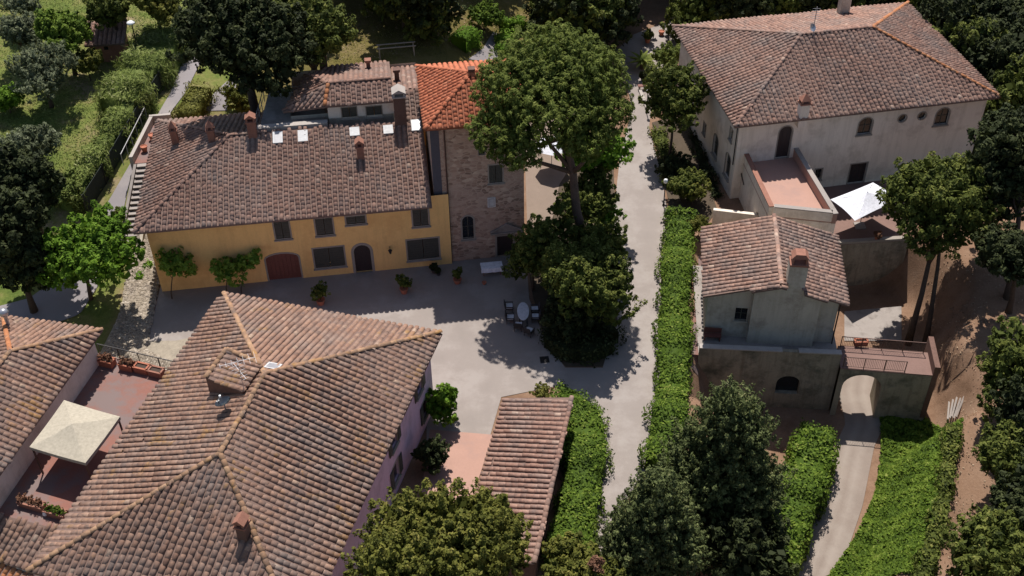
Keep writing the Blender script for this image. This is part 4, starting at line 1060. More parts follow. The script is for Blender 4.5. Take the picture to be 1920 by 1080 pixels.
for k in range(4):
    a, b = [ce + (p - ce) * .95 for p in (q[k], q[(k + 1) % 4])]; MB().bar((a[0], a[1], TZ + 2.3), (b[0], b[1], TZ + 2.3), .06).build('beam', M_pipe, gaz)
# lean-to roof at the lower left corner
lean = empty('lean_to', at(30, 1010, 0), 0, 'small lean-to with orange-brown tiles in the bottom left corner', 'lean-to')
k1 = [at(-60, 950, 2.62), at(118, 994, 2.62), at(62, 1072, 1.95), at(-90, 1020, 1.95)]; k2 = [at(-90, 1024, 1.7), at(62, 1076, 1.7), at(30, 1140, 1.1), at(-120, 1090, 1.1)]
roof(lean, [k1], M_tile_f, M_pan, 51); roof(lean, [k2], M_tile_o, M_pan, 52)
for kk in (k1, k2): MB().hexa([(p[0], p[1], 0) for p in kk][::-1], [(p[0], p[1], p[2] - .16) for p in kk][::-1]).build('wall', M_cream, lean)

# ================================================================== SHED
S1, S2, S3 = at(945, 746, 2.3), at(1072, 745, 3.0), at(1002, 1056, 3.0)
dd = S3 - S2; S4 = S1 + dd
shed = empty('garden_shed', (S1 + S3) / 2 * np.array([1, 1, 0]), 0, 'narrow shed with single-pitch brown tiled roof beside the clipped hedge', 'shed')
roof(shed, [[S1, S2, S3, S4]], M_tile_r, M_pan, 61, ind=300, caps=[(S2, S3)], capmat=M_tile_r, tv=SHARP_V)
ins = [(p[0], p[1]) for p in (S1, S4, S3, S2)]; cc = np.mean(ins, 0); ins = [tuple(cc + (np.array(p) - cc) * np.array([.9, .975])) for p in ins]
mb = MB(); mb.hexa([(x, y, -.3) for x, y in ins], [(x, y, z - .17) for (x, y), z in zip(ins, (2.36, 2.36, 2.95, 2.95))]); mb.build('wall', M_brickd, shed)

# ================================================================== RIGHT HOUSE
ZR = 7.2
fR = Frame(at(1378, 238, ZR), at(1877, 182, ZR) - at(1378, 238, ZR))
villa = empty('villa', fR.P(11, 8, 0), 0, 'large cream two-storey house with hip roof and brick-edged roof terrace', 'house')
LR, DR = 21.6, 16.45
footR = [fR.xy(.65, .65), fR.xy(LR - .65, .65), fR.xy(LR - .65, DR - .65), fR.xy(.65, DR - .65)]
fa = Fac(footR[0], footR[1]); fb = Fac(footR[3], footR[0])
oR = []
s0, s1, z0, z1 = bbox(fa, 1459, 236, 1483, 288); oR.append((arch(s0, s1, 3.4, z1 - .05), 'door'))
s0, s1, z0, z1 = bbox(fa, 1610, 221, 1635, 251); oR.append((arch(s0, s1, z0, z1), 'glass'))
s0, s1, z0, z1 = bbox(fa, 1755, 203, 1779, 233); oR.append((arch(s0, s1, z0, z1), 'glass'))
for px, py in ((1692, 222), (1729, 217)): s, z = fa.sz(px, py); oR.append((disc(s, z, .33), 'glass'))
s0, s1, z0, z1 = bbox(fa, 1592, 307, 1622, 347); oR.append((rect(s0, s1, .06, z1), 'door'))
s0, s1, z0, z1 = bbox(fa, 1528, 317, 1540, 336); oR.append((rect(s0, s1, z0, z1), 'glass'))
oL = []
for bb in ((1333, 250, 1350, 300), (1355, 285, 1373, 340)): s0, s1, z0, z1 = bbox(fb, *bb); m = (s0 + s1) / 2; oL.append((arch(m - .55, m + .55, z0 + .2, z1, .35), 'shutter' if False else 'glass'))
for px, py in ((1321, 241), (1371, 252)): s, z = fb.sz(px, py); oL.append((rect(s - .3, s + .3, z - .5, z + .5), 'glass'))
poly_walls(villa, 'wall', footR, -1.0, ZR, M_cream, {0: [l for l, _ in oR], 3: [l for l, _ in oL if 0.2 < min(p[0] for p in l) and max(p[0] for p in l) < fb.L - .2]})
for l, k in oR: opening(villa, fa, l, k, M_frame, M_doord if k == 'door' else M_shut, .09, sill=len(l) != 14)
for l, k in oL:
    if 0.2 < min(p[0] for p in l) and max(p[0] for p in l) < fb.L - .2: opening(villa, fb, l, k, M_frame, M_shut, .09)
aR, bR = fR.P(7.9, 7.95, ZR + 2.75), fR.P(13.95, 7.95, ZR + 2.75); cR = [fR.P(0, 0, ZR), fR.P(LR, 0, ZR), fR.P(LR, DR, ZR), fR.P(0, DR, ZR)]
roof(villa, [[cR[0], cR[1], bR, aR], [cR[1], cR[2], bR], [cR[2], cR[3], aR, bR], [cR[3], cR[0], aR]], M_tile_r, M_pan, 71, caps=[(cR[0], aR), (cR[3], aR), (aR, bR)], capmat=M_tile_r,
     capsets=(([(cR[2], bR), (cR[1], bR)], M_tile_o),))
rzR = math.atan2(fR.u[1], fR.u[0])
u, v, z = on_roof(fR, 1507, 222, ZR, 2.75 / 7.95); chimney(villa, fR.P(u, v + .3, z), rzR, .72, .6, 1.15, M_cream, 'tent', M_brick)
chimney(villa, fR.P(14.6, 14.6, 7.6), rzR, .85, .7, 1.9, M_grey, 'tray', M_grey)
mb = MB(); mb.tube([fb.P(fb.L - .12, ZR - .15, .1), fb.P(fb.L - .12, 3.2, .1)], [.05, .05], 6); mb.build('downpipe', M_iron, villa)
ap = Vector(fR.P(8.9, 8.0, ZR + 2.8)); a2 = empty('roof_aerial', ap, 0, 'grey aerial with small dish on the ridge of the cream house', 'aerial')
MB().bar(ap - Vector((0, 0, .2)), ap + Vector((0, 0, 2.2)), .05).build('mast', M_metal, a2)
mb = MB()
for i in range(6): mb.bar(ap + Vector((-.3, 0, 1.2 + .17 * i)), ap + Vector((.3, 0, 1.2 + .17 * i)), .02)
mb.build('elements', M_metal, a2)
mb = MB(); c = ap + Vector((-.15, -.1, .45)); T = Vector((.5, -.6, .5)).to_track_quat('Z', 'Y').to_matrix()
mb.v = [tuple(c)] + [tuple(c + T @ Vector((.33 * math.cos(j * math.pi / 6), .33 * math.sin(j * math.pi / 6), .09))) for j in range(12)]; mb.t = [.5] * 13
mb.f = [(0, 1 + j, 1 + (j + 1) % 12) for j in range(12)]; mb.build('dish', M_metal, a2)
# roof terrace over the side wing
t4 = [at(1386, 266, 4.2), at(1443, 386, 4.2), at(1571, 399, 4.2), at(1490, 266, 4.2)]
e = Fac(t4[0], t4[1]); bk = [fa.P(max(.0, fa_s), 0)[:2] if False else None for fa_s in (0,)]
foot = [tuple(p[:2]) for p in t4]
wing = empty('terrace_wing', (t4[1] + t4[3]) / 2 * np.array([1, 1, 0]), 0, 'side wing of the cream house with terracotta roof terrace and brick parapet', 'terrace')
mb = MB()
for i in range(4):
    f = Fac(foot[i], foot[(i + 1) % 4]); holes = []
    if i == 0: holes = [arch(f.L - 2.6, f.L - 1.7, 0.0, 2.0)]
    wall_side(mb, f, rect(0, f.L, -5, 3.24), holes); 
mb.build('wall', M_cream, wing)
f = Fac(foot[0], foot[1]); m2 = MB(); plate(m2, f, arch(f.L - 2.6, f.L - 1.7, 0, 2.0), -.25, -.16); m2.build('door', M_doord, wing)
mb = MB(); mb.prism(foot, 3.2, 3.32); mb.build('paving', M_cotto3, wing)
for (a, b) in ((0, 1), (1, 2), (2, 3)):
    f = Fac(foot[a], foot[b]); mb = MB(); plate(mb, f, rect(0 if a != 1 else .303, f.L if a != 1 else f.L - .303, 3.25, 4.1), -.30, -.002); mb.build('parapet', M_cotto3 if a == 2 else M_cream, wing)
    mb = MB(); plate(mb, f, rect(-.04 if a != 1 else .35, f.L + .04 if a != 1 else f.L - .35, 4.1, 4.18), -.34, .04); mb.build('coping', M_brick if a == 0 else M_conc, wing)
mb = MB(); f = Fac(foot[0], foot[1]); mb.tube([f.P(.3, 3.0, .06), f.P(2.6, 1.9, .06)], [.04, .04], 6); mb.build('downpipe', M_iron, wing)
# low garden wall with a tiled coping
gw = [at(1338, 391, 1.7), at(1440, 403, 1.7)]; f = Fac(gw[0], gw[1])
gwall = empty('garden_wall', gw[0] * np.array([1, 1, 0]), 0, 'short rendered wall with tiled coping behind the small chapel roof', 'wall')
mb = MB(); plate(mb, f, rect(0, f.L, -1, 1.55), -.3, 0); mb.build('wall', M_cream, gwall)
r = np.random.default_rng(5); nrm = np.array([f.n[0], f.n[1], 0])
n = int(f.L / .3); O = np.array([f.P((i + .5) * f.L / n, 1.62, -.1) for i in range(n)])
Y = np.array([*f.n, -.25]); Y /= np.linalg.norm(Y); X = np.cross(Y, (0, 0, 1)); X /= np.linalg.norm(X); N = np.cross(X, Y)
put_tiles('tile', (O, np.repeat(X[None], n, 0), np.repeat(Y[None], n, 0), np.repeat(N[None], n, 0)), M_tile_s, TILE_V, gwall, 300, r, 'coping_tiling')

# ================================================================== TERRACES ON THE RIGHT
pod = empty('lower_terrace_wall', at(1440, 660, 0), 0, 'tall stained retaining wall with arched openings under the small chapel', 'retaining wall')
pa, pb = at(1312, 651, .9), at(1579, 663, .9)
ud = (pb - pa)[:2]; ud /= np.hypot(*ud); vd = np.array([-ud[1], ud[0]])
pf = [tuple(pa[:2]), tuple(pb[:2]), tuple(pb[:2] + vd * 9.8), tuple(pa[:2] + vd * 9.8)]
f0 = Fac(pf[0], pf[1]); hol = []
for x0, x1, y0, y1 in ((1455, 1499, 705, 738),): s0, s1, z0, z1 = bbox(f0, x0, y0, x1, y1); hol.append(arch(s0, s1, z0, z1, (s1 - s0) * .42))
mb = MB(); wall_side(mb, f0, rect(0, f0.L, -5.2, .82), hol, .35)
for i in (1, 2, 3): f = Fac(pf[i], pf[(i + 1) % 4]); wall_side(mb, f, rect(0, f.L, -5.2, .0))
mb.build('wall', M_moss, pod)
for h in hol: m2 = MB(); plate(m2, f0, h, -.45, -.33); m2.build('arch_grille', M_glass, pod)
mb = MB(); mb.prism([tuple(np.array(p) + (vd * .3 if i < 2 else 0)) for i, p in enumerate(pf)], -.1, 0.02); mb.build('paving', M_conc, pod)
mb = MB(); plate(mb, f0, rect(.003, f0.L - .003, 0.021, .82), -.28, -.01); mb.build('parapet', M_moss, pod)
for a, b in ((0, .585), (.70, 1.0)): mb = MB(); plate(mb, f0, rect(f0.L * a, f0.L * b, .82, .9), -.36, .07); mb.build('coping', M_pale, pod)
ut = empty('upper_terrace', at(1620, 420, 0), 0, 'terrace with the white parasol held up by a stained retaining wall', 'terrace')
uq = [tuple(at(1566, 459, 0)[:2]), tuple(at(1705, 450, 0)[:2]), fR.xy(15.5, .62), fR.xy(7.0, .62)]
mb = MB(); mb.prism(uq, -5, -.06); mb.build('wall', M_moss, ut)
mb = MB(); mb.prism(uq, -.06, .03); mb.build('paving', M_deck, ut)
f = Fac(uq[0], uq[1]); mb = MB(); plate(mb, f, rect(.2, f.L - .3, .03, .22), -.32, .06); mb.build('coping', M_frame, ut)
# bridge with the arch
br = empty('arched_bridge', at(1640, 700, 0), 0, 'masonry bridge with one low arch over the sunken lane', 'bridge')
ba, bb_ = at(1579, 691, 0), at(1757, 705, 0); fb0 = Fac(ba, bb_); WB = 2.2
s0, z1 = fb0.sz(1580, 706); s1, _ = fb0.sz(1652, 730); _, zt = fb0.sz(1612, 699)
al = arch(s0 + .12, s1, -4.6, min(zt, -.45), 1.15, 12)
mb = MB(); wall_side(mb, fb0, rect(-.1, fb0.L, -5.2, -.06), [al], WB)
g = lambda q, o: fb0.P(q, 0, -o)[:2]
fbk = Fac(g(fb0.L, WB), g(-.1, WB)); al2 = [(fbk.L - .1 - p[0] + .0, p[1]) for p in al]; al2 = [(fb0.L - p[0], p[1]) for p in al][::-1]
wall_side(mb, fbk, rect(0, fbk.L, -5.2, -.06), [al2], .001)
for p_, q_ in ((g(fb0.L, 0), g(fb0.L, WB)),): f = Fac(p_, q_); wall_side(mb, f, rect(0, f.L, -5.2, -.06))
mb.build('masonry', M_moss, br)
mb = MB(); mb.prism([g(-.1, 0), g(fb0.L, 0), g(fb0.L, WB), g(-.1, WB)], -.06, .03); mb.build('paving', M_deck, br)
mb = MB(); mb.prism([g(fb0.L - .3, -.03), g(fb0.L + .05, -.03), g(fb0.L + .05, WB + .8), g(fb0.L - .3, WB + .8)], -4, .8); mb.build('end_pier', M_brickd, br)  # dark brick puts the shade on the pier into its colour
railing('bridge_rail', 'thin iron railing along the near edge of the arched bridge', [fb0.P(.05, .03, -.1), fb0.P(fb0.L * .66, .03, -.1)], .95, bars=.11, mat=M_pipe)
railing('bridge_rail', 'thin iron railing along the far edge of the arched bridge', [fb0.P(.05, .03, -WB + .1), fb0.P(fb0.L * .9, .03, -WB + .1)], .95, bars=.11, mat=M_pipe)
trough('planter', 'small red planter box at the far railing of the bridge', at(1613, 646, 0.03), .9, .4, .4, 0.0, M_clay, None)

# ================================================================== SMALL CHAPEL-LIKE HOUSE
ZS = 4.1
fS = Frame(at(1318, 556, ZS), at(1592, 573, ZS) - at(1318, 556, ZS)); LS, DS, UR = 9.55, 7.6, 4.95
chap = empty('small_house', fS.P(4.7, 4, 0), 0, 'small grey house with pale tiled gable roof and broad chimney breast', 'house')
zs = lambda u: ZS + 1.45 * (u / UR if u <= UR else (LS - u) / (LS - UR))
fg = Fac(fS.xy(.45, .75), fS.xy(LS - .5, .75))
s0, s1, z0, z1 = bbox(fg, 1378, 577, 1401, 601); wl = rect(s0, s1, z0, z1)
mb = MB(); wall_side(mb, fg, [(0, -.2), (fg.L, -.2), (fg.L, zs(LS - .5) - .1), (UR - .45, zs(UR) - .1), (0, zs(.45) - .1)], [wl])
f = Fac(fS.xy(LS - .5, .75), fS.xy(LS - .5, DS - .3)); wall_side(mb, f, rect(0, f.L, -5, zs(LS - .5) - .1))
f = Fac(fS.xy(.45, DS - .3), fS.xy(.45, .75)); wall_side(mb, f, rect(0, f.L, -1, zs(.45) - .1))
f = Fac(fS.xy(LS - .5, DS - .3), fS.xy(.45, DS - .3)); wall_side(mb, f, [(0, -1), (f.L, -1), (f.L, zs(.45) - .1), (f.L - UR + .45, zs(UR) - .1), (0, zs(LS - .5) - .1)])
mb.build('wall', M_grey, chap)
opening(chap, fg, wl, 'glass', M_grey, M_shut, .06)
u0, u1 = 3.35, 7.75
mb = MB(); mb.hexa([fS.P(u0, .22, -.1), fS.P(u1, .22, -.1), fS.P(u1, .76, -.1), fS.P(u0, .76, -.1)], [fS.P(u0, .22, zs(u0) - .12), fS.P(u1, .22, zs(u1) - .12), fS.P(u1, .76, zs(u1) - .12), fS.P(u0, .76, zs(u0) - .12)])
mb.add([fS.P(u0, .22, zs(u0) - .12), fS.P(u1, .22, zs(u1) - .12), fS.P(UR, .22, zs(UR) - .12), fS.P(u0, .76, zs(u0) - .12), fS.P(u1, .76, zs(u1) - .12), fS.P(UR, .76, zs(UR) - .12)], [(0, 1, 2), (4, 3, 5), (0, 2, 5, 3), (1, 4, 5, 2)])
mb.build('chimney_breast', M_grey, chap)
lf = [fS.P(0, 0, zs(0)), fS.P(3.1, 0, zs(3.1)), fS.P(3.1, -.3, zs(3.1)), fS.P(UR, -.3, zs(UR)), fS.P(UR, DS, zs(UR)), fS.P(.15, DS, zs(.15))]
cs0, cs1 = 5.3, 6.5
rts = [[fS.P(a, v0, zs(a)), fS.P(b, v0, zs(b)), fS.P(b, DS, zs(b)), fS.P(a, DS, zs(a))] for a, b, v0 in ((UR, cs0, -.3), (cs0, cs1, 1.02), (cs1, 8.05, -.3), (8.05, LS, 0))]
roof(chap, [lf] + rts, M_tile_s, M_pan, 81, ind=300, tv=SMOOTH_V, caps=[(fS.P(UR, 0, zs(UR)), fS.P(UR, DS, zs(UR)))], capmat=M_tile_s)
mb = MB(); mb.box(fS.P((cs0 + cs1) / 2, .62, 5.2), (cs1 - cs0, .82, 3.5), math.atan2(fS.u[1], fS.u[0])); ch = mb.build('chimney', M_grey, chap)
rzS = math.atan2(fS.u[1], fS.u[0]); c = Vector(fS.P((cs0 + cs1) / 2, .62, 6.95)); M = Matrix.Rotation(rzS, 3, 'Z'); mb = MB()
mb.box(c + Vector((0, 0, .07)), (1.2, .98, .14), rzS)
for sx in (-1, 1): mb.box(c + M @ Vector((sx * .42, 0, .38)), (.1, .8, .5), rzS)
mb.hexa([tuple(c + M @ Vector(p)) for p in ((-.55, -.42, .6), (.55, -.42, .6), (.55, .42, .6), (-.55, .42, .6))], [tuple(c + M @ Vector(p)) for p in ((-.3, -.36, .9), (.3, -.36, .9), (.3, .36, .9), (-.3, .36, .9))])
mb.build('chimney_cap', M_brick, ch)
MB().tube([fS.P(LS - .42, .68, 3.6), fS.P(LS - .42, .68, 0.0)], [.05, .05], 6).build('downpipe', M_iron, chap)

# ================================================================== HEDGES
hedge('hedge', 'long clipped hedge running along the right edge of the main lane', [G(x, y, 1.2) for x, y in ((1277, 392), (1270, 480), (1266, 580), (1263, 700), (1253, 800), (1236, 860))], 2.2, 1.2, L_hedge, 3, 60, .12)
hedge('hedge', 'curved bright hedge beside the narrow tiled shed', [G(x, y, 1.2) for x, y in ((1040, 738), (1075, 748), (1098, 785), (1098, 860), (1086, 940), (1062, 1050))], 2.5, 1.2, L_hedge, 4, 70, .11)
hedge('hedge', 'thick hedge along the left bank of the sunken lane', [G(x, y, 2.4) for x, y in ((1535, 795), (1524, 850), (1500, 930), (1462, 1020), (1430, 1075))], 2.6, 2.4, L_hedge, 5, 55, .13, bulge=.3)
hedge('hedge', 'dark leafy hedge between the green bank and the brown path', [G(x, y, 1.1) for x, y in ((1790, 790), (1783, 850), (1772, 930), (1752, 1010), (1728, 1085))], .8, .8, L_oak, 6, 70, .13, bulge=.3)
hedge('hedge', 'yellow-green clipped hedge behind the ochre house', [G(x, y, 1.0) for x, y in ((378, 160), (360, 190), (345, 215))], 1.8, 1.2, L_yell, 7, 70, .11)
hedge('hedge', 'bright clipped hedge block nearest the orange tower roof', [G(x, y, 1.0) for x, y in ((948, 60), (950, 95))], 1.9, 1.2, L_bright, 8, 70, .11)
hedge('hedge', 'bright clipped hedge strip at the top of the garden path', [G(x, y, 1.0) for x, y in ((937, 36), (985, 38))], 1.3, 1.2, L_bright, 9, 70, .11)
hedge('hedge', 'small bright hedge block left of the garden path', [G(x, y, 1.0) for x, y in ((858, 72), (886, 58))], 1.8, 1.3, L_bright, 10, 70, .11)
hedge('reed_hedge', 'tall feathery reed hedge above the left lane', [G(x, y, 1.4) for x, y in ((305, 62), (290, 105), (252, 150), (222, 195))], 3.6, 2.2, L_reed, 11, 60, .30, .14, bulge=.7, up=1.6)
hedge('hedge', 'leafy hedge spilling over the dark fence along the left lane', [G(x, y, 1.4) for x, y in ((262, 160), (224, 220), (192, 275), (152, 330), (118, 372))], 1.7, 1.9, L_reed, 12, 70, .20, .26, bulge=.55, up=.8)
# dark mesh fence below the hedge
fn = empty('mesh_fence', G(250, 260), 0, 'dark green mesh fence at the foot of the hedge along the left lane', 'fence')
fp = [G(x, y) for x, y in ((338, 120), (312, 170), (262, 252), (208, 345), (172, 402))]; fp = [p + np.array([-.35, 0, 0]) for p in fp]
for a, b in zip(fp[:-1], fp[1:]):
    mb = MB(); mb.hexa([tuple(a), tuple(b), tuple(b + np.array([-.04, 0, 0])), tuple(a + np.array([-.04, 0, 0]))], [tuple(p + np.array([0, 0, 1.7])) for p in (a, b, b + np.array([-.04, 0, 0]), a + np.array([-.04, 0, 0]))])
    mb.build('mesh_panel', plain('fence_mesh', (.02, .028, .022), .8) if 'fence_mesh' not in MATS else MATS['fence_mesh'], fn)
for p in fp: MB().bar(p + np.array([.03, 0, 0]), p + np.array([.03, 0, 1.85]), .07).build('post', M_iron, fn)
# green ground cover on the bank
def cover(name, label, poly, mat, n, leaf, seed, h=.25, aspect=.6):
    rng = np.random.default_rng(seed); P = np.array(PG(poly)); lo, hi = P.min(0), P.max(0); Q = rng.uniform(lo, hi, (n, 2))
    Q = Q[inside(Q[:, 0], Q[:, 1], [tuple(p) for p in P])]
    w = np.sin(Q[:, 0] * 2.1) * np.sin(Q[:, 1] * 1.7) + np.sin(Q[:, 0] * 5.3 + Q[:, 1] * 4.1) * .5
    V = np.column_stack([Q, terr(Q[:, 0], Q[:, 1]) + h * (0.6 + .3 * w + rng.uniform(-.3, .3, len(Q)))])
    N = np.column_stack([rng.normal(0, .55, (len(Q), 2)), np.ones(len(Q))])
    VV, QQ = leaf_quads(V, N, leaf, aspect, rng)
    t = np.clip(.45 + .12 * w + rng.normal(0, .16, len(Q)), 0, 1)
    o = link(name, np_mesh(name, VV, QQ, np.repeat(t, 4), mat)); tag(o, label, None, None, 'stuff')
cover('ground_cover', 'dense green ground cover on the bank right of the sunken lane', ((1650, 770), (1700, 762), (1795, 795), (1790, 870), (1775, 960), (1745, 1095), (1545, 1095), (1600, 1015), (1640, 930), (1652, 850)), L_hedge, 60000, .14, 20, .35)
cover('grass', 'rough grass on the hillside left of the lane', ((-30, -5), (330, -5), (300, 130), (230, 240), (150, 350), (100, 420), (-40, 430)), L_reed, 30000, .10, 21, .12, .3)
cover('grass', 'dry garden grass behind the ochre house', ((560, 20), (820, 20), (840, 110), (600, 140)), L_yell, 7000, .08, 22, .1, .3)

# ================================================================== TREES IN THE COURTYARD
zc = 14.3
pine_c = at(1040, 182, zc)
pl = [(-2.2, .4, .3, 3.2, 3.1, 2.5), (1.7, .8, .6, 3.3, 3.2, 2.7), (-.2, 1.9, 1.3, 3.7, 3.1, 2.6), (-.4, -1.9, -.3, 3.0, 2.5, 2.2), (-3.7, -1.8, -1.5, 2.2, 2.0, 1.6), (3.1, -.9, -.6, 2.1, 2.2, 1.8), (1.9, -2.5, -1.8, 1.9, 1.8, 1.5), (-2.6, -2.9, -2.3, 1.9, 1.6, 1.3)]
tree('stone_pine', 'tall umbrella pine with dense rounded crown in the courtyard', 'pine tree', G(1095, 512), pine_c, pl, L_pine, M_barkp, .42, 2200, 30, .40, .145, .26, 2, limbs=8, floor=-.5, lift=.6, plume=.6, up=1.2)
px_tree('broadleaf_tree', 'bright leafy tree growing against the pine trunk', 'tree', 1112, 290, 58, 6.5, L_bright, base=(1118, 470), n=8, seed=3, nclump=180, per=40, csize=.5, leaf=.15, trunk_r=.12, flat=1.0)
px_tree('broadleaf_tree', 'drooping leafy tree below the pine at the lane edge', 'tree', 1102, 382, 52, 3.8, L_oak, base=(1115, 480), n=7, seed=4, nclump=190, per=40, csize=.5, leaf=.15, trunk_r=.1, flat=1.0)
px_tree('shrub', 'small yellow-green shrub beside the lane below the pine', 'shrub', 1136, 412, 26, 1.6, L_bright, n=5, seed=5, nclump=50, per=40, csize=.35, leaf=.12, trunk_r=.05)
px_tree('evergreen_bush', 'large dense evergreen bush at the courtyard end of the pine bed', 'bush', 1100, 540, 82, 4.5, L_oak, base=(1095, 615), n=9, seed=6, nclump=360, per=48, csize=.5, leaf=.13, trunk_r=.16, flat=1.15, limbs=6, floor=-.7)
px_tree('evergreen_bush', 'slender evergreen between the tower door and the pine', 'bush', 996, 470, 46, 3.8, L_oak, base=(1000, 545), n=6, seed=7, nclump=150, per=42, csize=.42, leaf=.12, trunk_r=.1, flat=1.7, floor=-.8)
px_tree('evergreen_bush', 'dark evergreen in the shade behind the pine bed', 'bush', 1045, 455, 64, 3.4, L_oak, base=(1042, 540), n=6, seed=8, nclump=150, per=42, csize=.45, leaf=.14, trunk_r=.1, flat=1.3, floor=-.8)
px_tree('evergreen_bush', 'dense evergreen filling the pine bed behind the large bush', 'bush', 1075, 520, 60, 3.4, L_oak, base=(1062, 580), n=7, seed=61, nclump=210, per=42, csize=.46, leaf=.13, trunk_r=.1, flat=1.5, floor=-.9)
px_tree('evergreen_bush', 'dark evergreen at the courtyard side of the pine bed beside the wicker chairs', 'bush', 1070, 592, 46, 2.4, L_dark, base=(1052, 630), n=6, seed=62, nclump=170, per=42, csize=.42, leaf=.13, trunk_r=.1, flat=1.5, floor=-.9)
px_tree('evergreen_bush', 'leafy evergreen at the lane side of the pine bed', 'bush', 1128, 470, 42, 3.0, L_oak, base=(1128, 520), n=6, seed=63, nclump=150, per=42, csize=.42, leaf=.13, trunk_r=.1, flat=1.4, floor=-.9)
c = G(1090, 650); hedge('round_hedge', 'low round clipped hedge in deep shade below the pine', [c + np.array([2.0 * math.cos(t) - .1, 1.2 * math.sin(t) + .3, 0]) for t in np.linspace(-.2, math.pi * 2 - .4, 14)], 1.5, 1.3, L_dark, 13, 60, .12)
px_tree('small_tree', 'thin young tree against the left end of the ochre wall', 'tree', 330, 492, 34, 2.9, L_young, base=(322, 562), n=6, seed=9, nclump=90, per=26, csize=.34, leaf=.12, trunk_r=.05, flat=1.2)
px_tree('small_tree', 'low spreading fig-like tree left of the red garage door', 'tree', 428, 508, 34, 2.0, L_young, base=(425, 552), n=6, seed=10, nclump=60, per=26, csize=.33, leaf=.12, trunk_r=.05, flat=.9)
px_tree('small_tree', 'leaning leafy sapling nearest the red garage door', 'tree', 464, 492, 24, 2.4, L_young, base=(452, 552), n=5, seed=11, nclump=44, per=24, csize=.3, leaf=.12, trunk_r=.04, flat=1.0)
px_tree('shrub', 'bright green climbing shrub at the corner of the rose wall', 'shrub', 831, 752, 28, 1.9, L_bright, n=5, seed=12, nclump=80, per=36, csize=.34, leaf=.12, trunk_r=.05, flat=1.5, floor=-.9)
px_tree('shrub', 'dark shrub at the foot of the rose wall', 'shrub', 806, 850, 30, 1.2, L_dark, n=5, seed=13, nclump=70, per=30, csize=.34, leaf=.12, trunk_r=.05, flat=1.0, floor=-.9)
px_tree('shrub', 'sprig of weeds at the end of the curved hedge', 'shrub', 1018, 738, 20, .5, L_yell, n=4, seed=14, nclump=24, per=22, csize=.22, leaf=.1, trunk_r=.03)
# ---- left side
px_tree('broadleaf_tree', 'bright green spreading tree between the lane and the stairs', 'tree', 164, 478, 88, 4.6, L_bright, base=(170, 560), n=9, seed=15, nclump=240, per=46, csize=.62, leaf=.17, trunk_r=.16, flat=.7, limbs=8)
for i, (cx, cy, r, hc, lab) in enumerate(((48, 350, 50, 7.0, 'tall dark conifer at the left edge, the rear of two'), (14, 450, 64, 6.5, 'dark conifer at the left edge above the asphalt road'))):
    px_tree('dark_conifer', lab, 'tree', cx, cy, r, hc, L_dark, n=8, seed=16 + i, nclump=420, per=46, csize=.7, leaf=.2, trunk_r=.25, flat=1.5, floor=-.9)
px_tree('grey_tree', 'grey-leaved tree leaning over the dark conifers', 'tree', 58, 270, 44, 4.0, L_olive, n=9, seed=19, nclump=130, per=40, csize=.55, leaf=.16, trunk_r=.15, aspect=.35)
px_tree('olive_tree', 'round grey-green olive tree on the grassy slope', 'olive tree', 78, 140, 50, 3.0, L_olive, n=10, seed=20, nclump=170, per=36, csize=.5, leaf=.16, aspect=.3, trunk_r=.2, flat=.75, plume=1.8, up=1)
px_tree('olive_tree', 'pale olive tree in the top left corner', 'olive tree', 32, 62, 34, 3.0, L_olive, n=6, seed=21, nclump=110, per=40, csize=.6, leaf=.17, aspect=.35, trunk_r=.18)
px_tree('olive_tree', 'small olive tree beside the top edge left of the dark thicket', 'olive tree', 42, 10, 26, 2.6, L_olive, n=6, seed=22, nclump=90, per=36, csize=.55, leaf=.17, aspect=.35, trunk_r=.15)
px_tree('shrub', 'green leafy bush at the left edge of the slope', 'shrub', 12, 188, 30, 1.2, L_bright, n=6, seed=23, nclump=90, per=34, csize=.42, leaf=.14, trunk_r=.06)
px_tree('thicket_tree', 'dark rounded tree left of the small brick hut', 'tree', 118, 60, 38, 4.0, L_hedge, n=7, seed=24, nclump=170, per=42, csize=.62, leaf=.18, trunk_r=.2)
px_tree('thicket_tree', 'dense tree behind the small brick hut', 'tree', 205, 10, 40, 4.5, L_oak, n=7, seed=25, nclump=170, per=42, csize=.62, leaf=.18, trunk_r=.2)
px_tree('thicket_tree', 'green tree at the top edge above the reed hedge', 'tree', 290, 4, 38, 4.5, L_olvg, n=7, seed=26, nclump=170, per=42, csize=.62, leaf=.18, trunk_r=.2)
px_tree('shrub', 'pale green bush in front of the small brick hut', 'shrub', 162, 122, 28, 1.5, L_olvg, n=6, seed=27, nclump=80, per=34, csize=.42, leaf=.14, trunk_r=.06)
px_tree('shrub', 'low green shrub beside the foot of the stairs', 'shrub', 222, 402, 14, 1.0, L_oak, n=4, seed=28, nclump=40, per=26, csize=.26, leaf=.1, trunk_r=.03)
px_tree('shrub', 'grey shrub where the slope meets the lane', 'shrub', 118, 352, 34, 1.4, L_reed, n=6, seed=29, nclump=100, per=34, csize=.42, leaf=.14, trunk_r=.06)
px_tree('round_shrub', 'round clipped shrub behind the roof terrace rail', 'shrub', 450, 184, 29, 1.2, L_olvg, n=6, seed=30, nclump=100, per=36, csize=.36, leaf=.11, trunk_r=.06, flat=.9)
# ---- the two great holm oaks behind the ochre house
px_tree('holm_oak', 'huge dark oak overhanging the lane behind the ochre house', 'oak tree', 452, 58, 108, 11.5, L_dark, n=10, seed=31, nclump=520, per=50, csize=.8, leaf=.2, trunk_r=.5, flat=.8, limbs=9, floor=-.8)
px_tree('holm_oak', 'large dark oak right of the huge one behind the roof terrace', 'oak tree', 578, 52, 72, 9.0, L_oak, n=8, seed=32, nclump=300, per=46, csize=.75, leaf=.2, trunk_r=.4, flat=.85, limbs=8, floor=-.8)
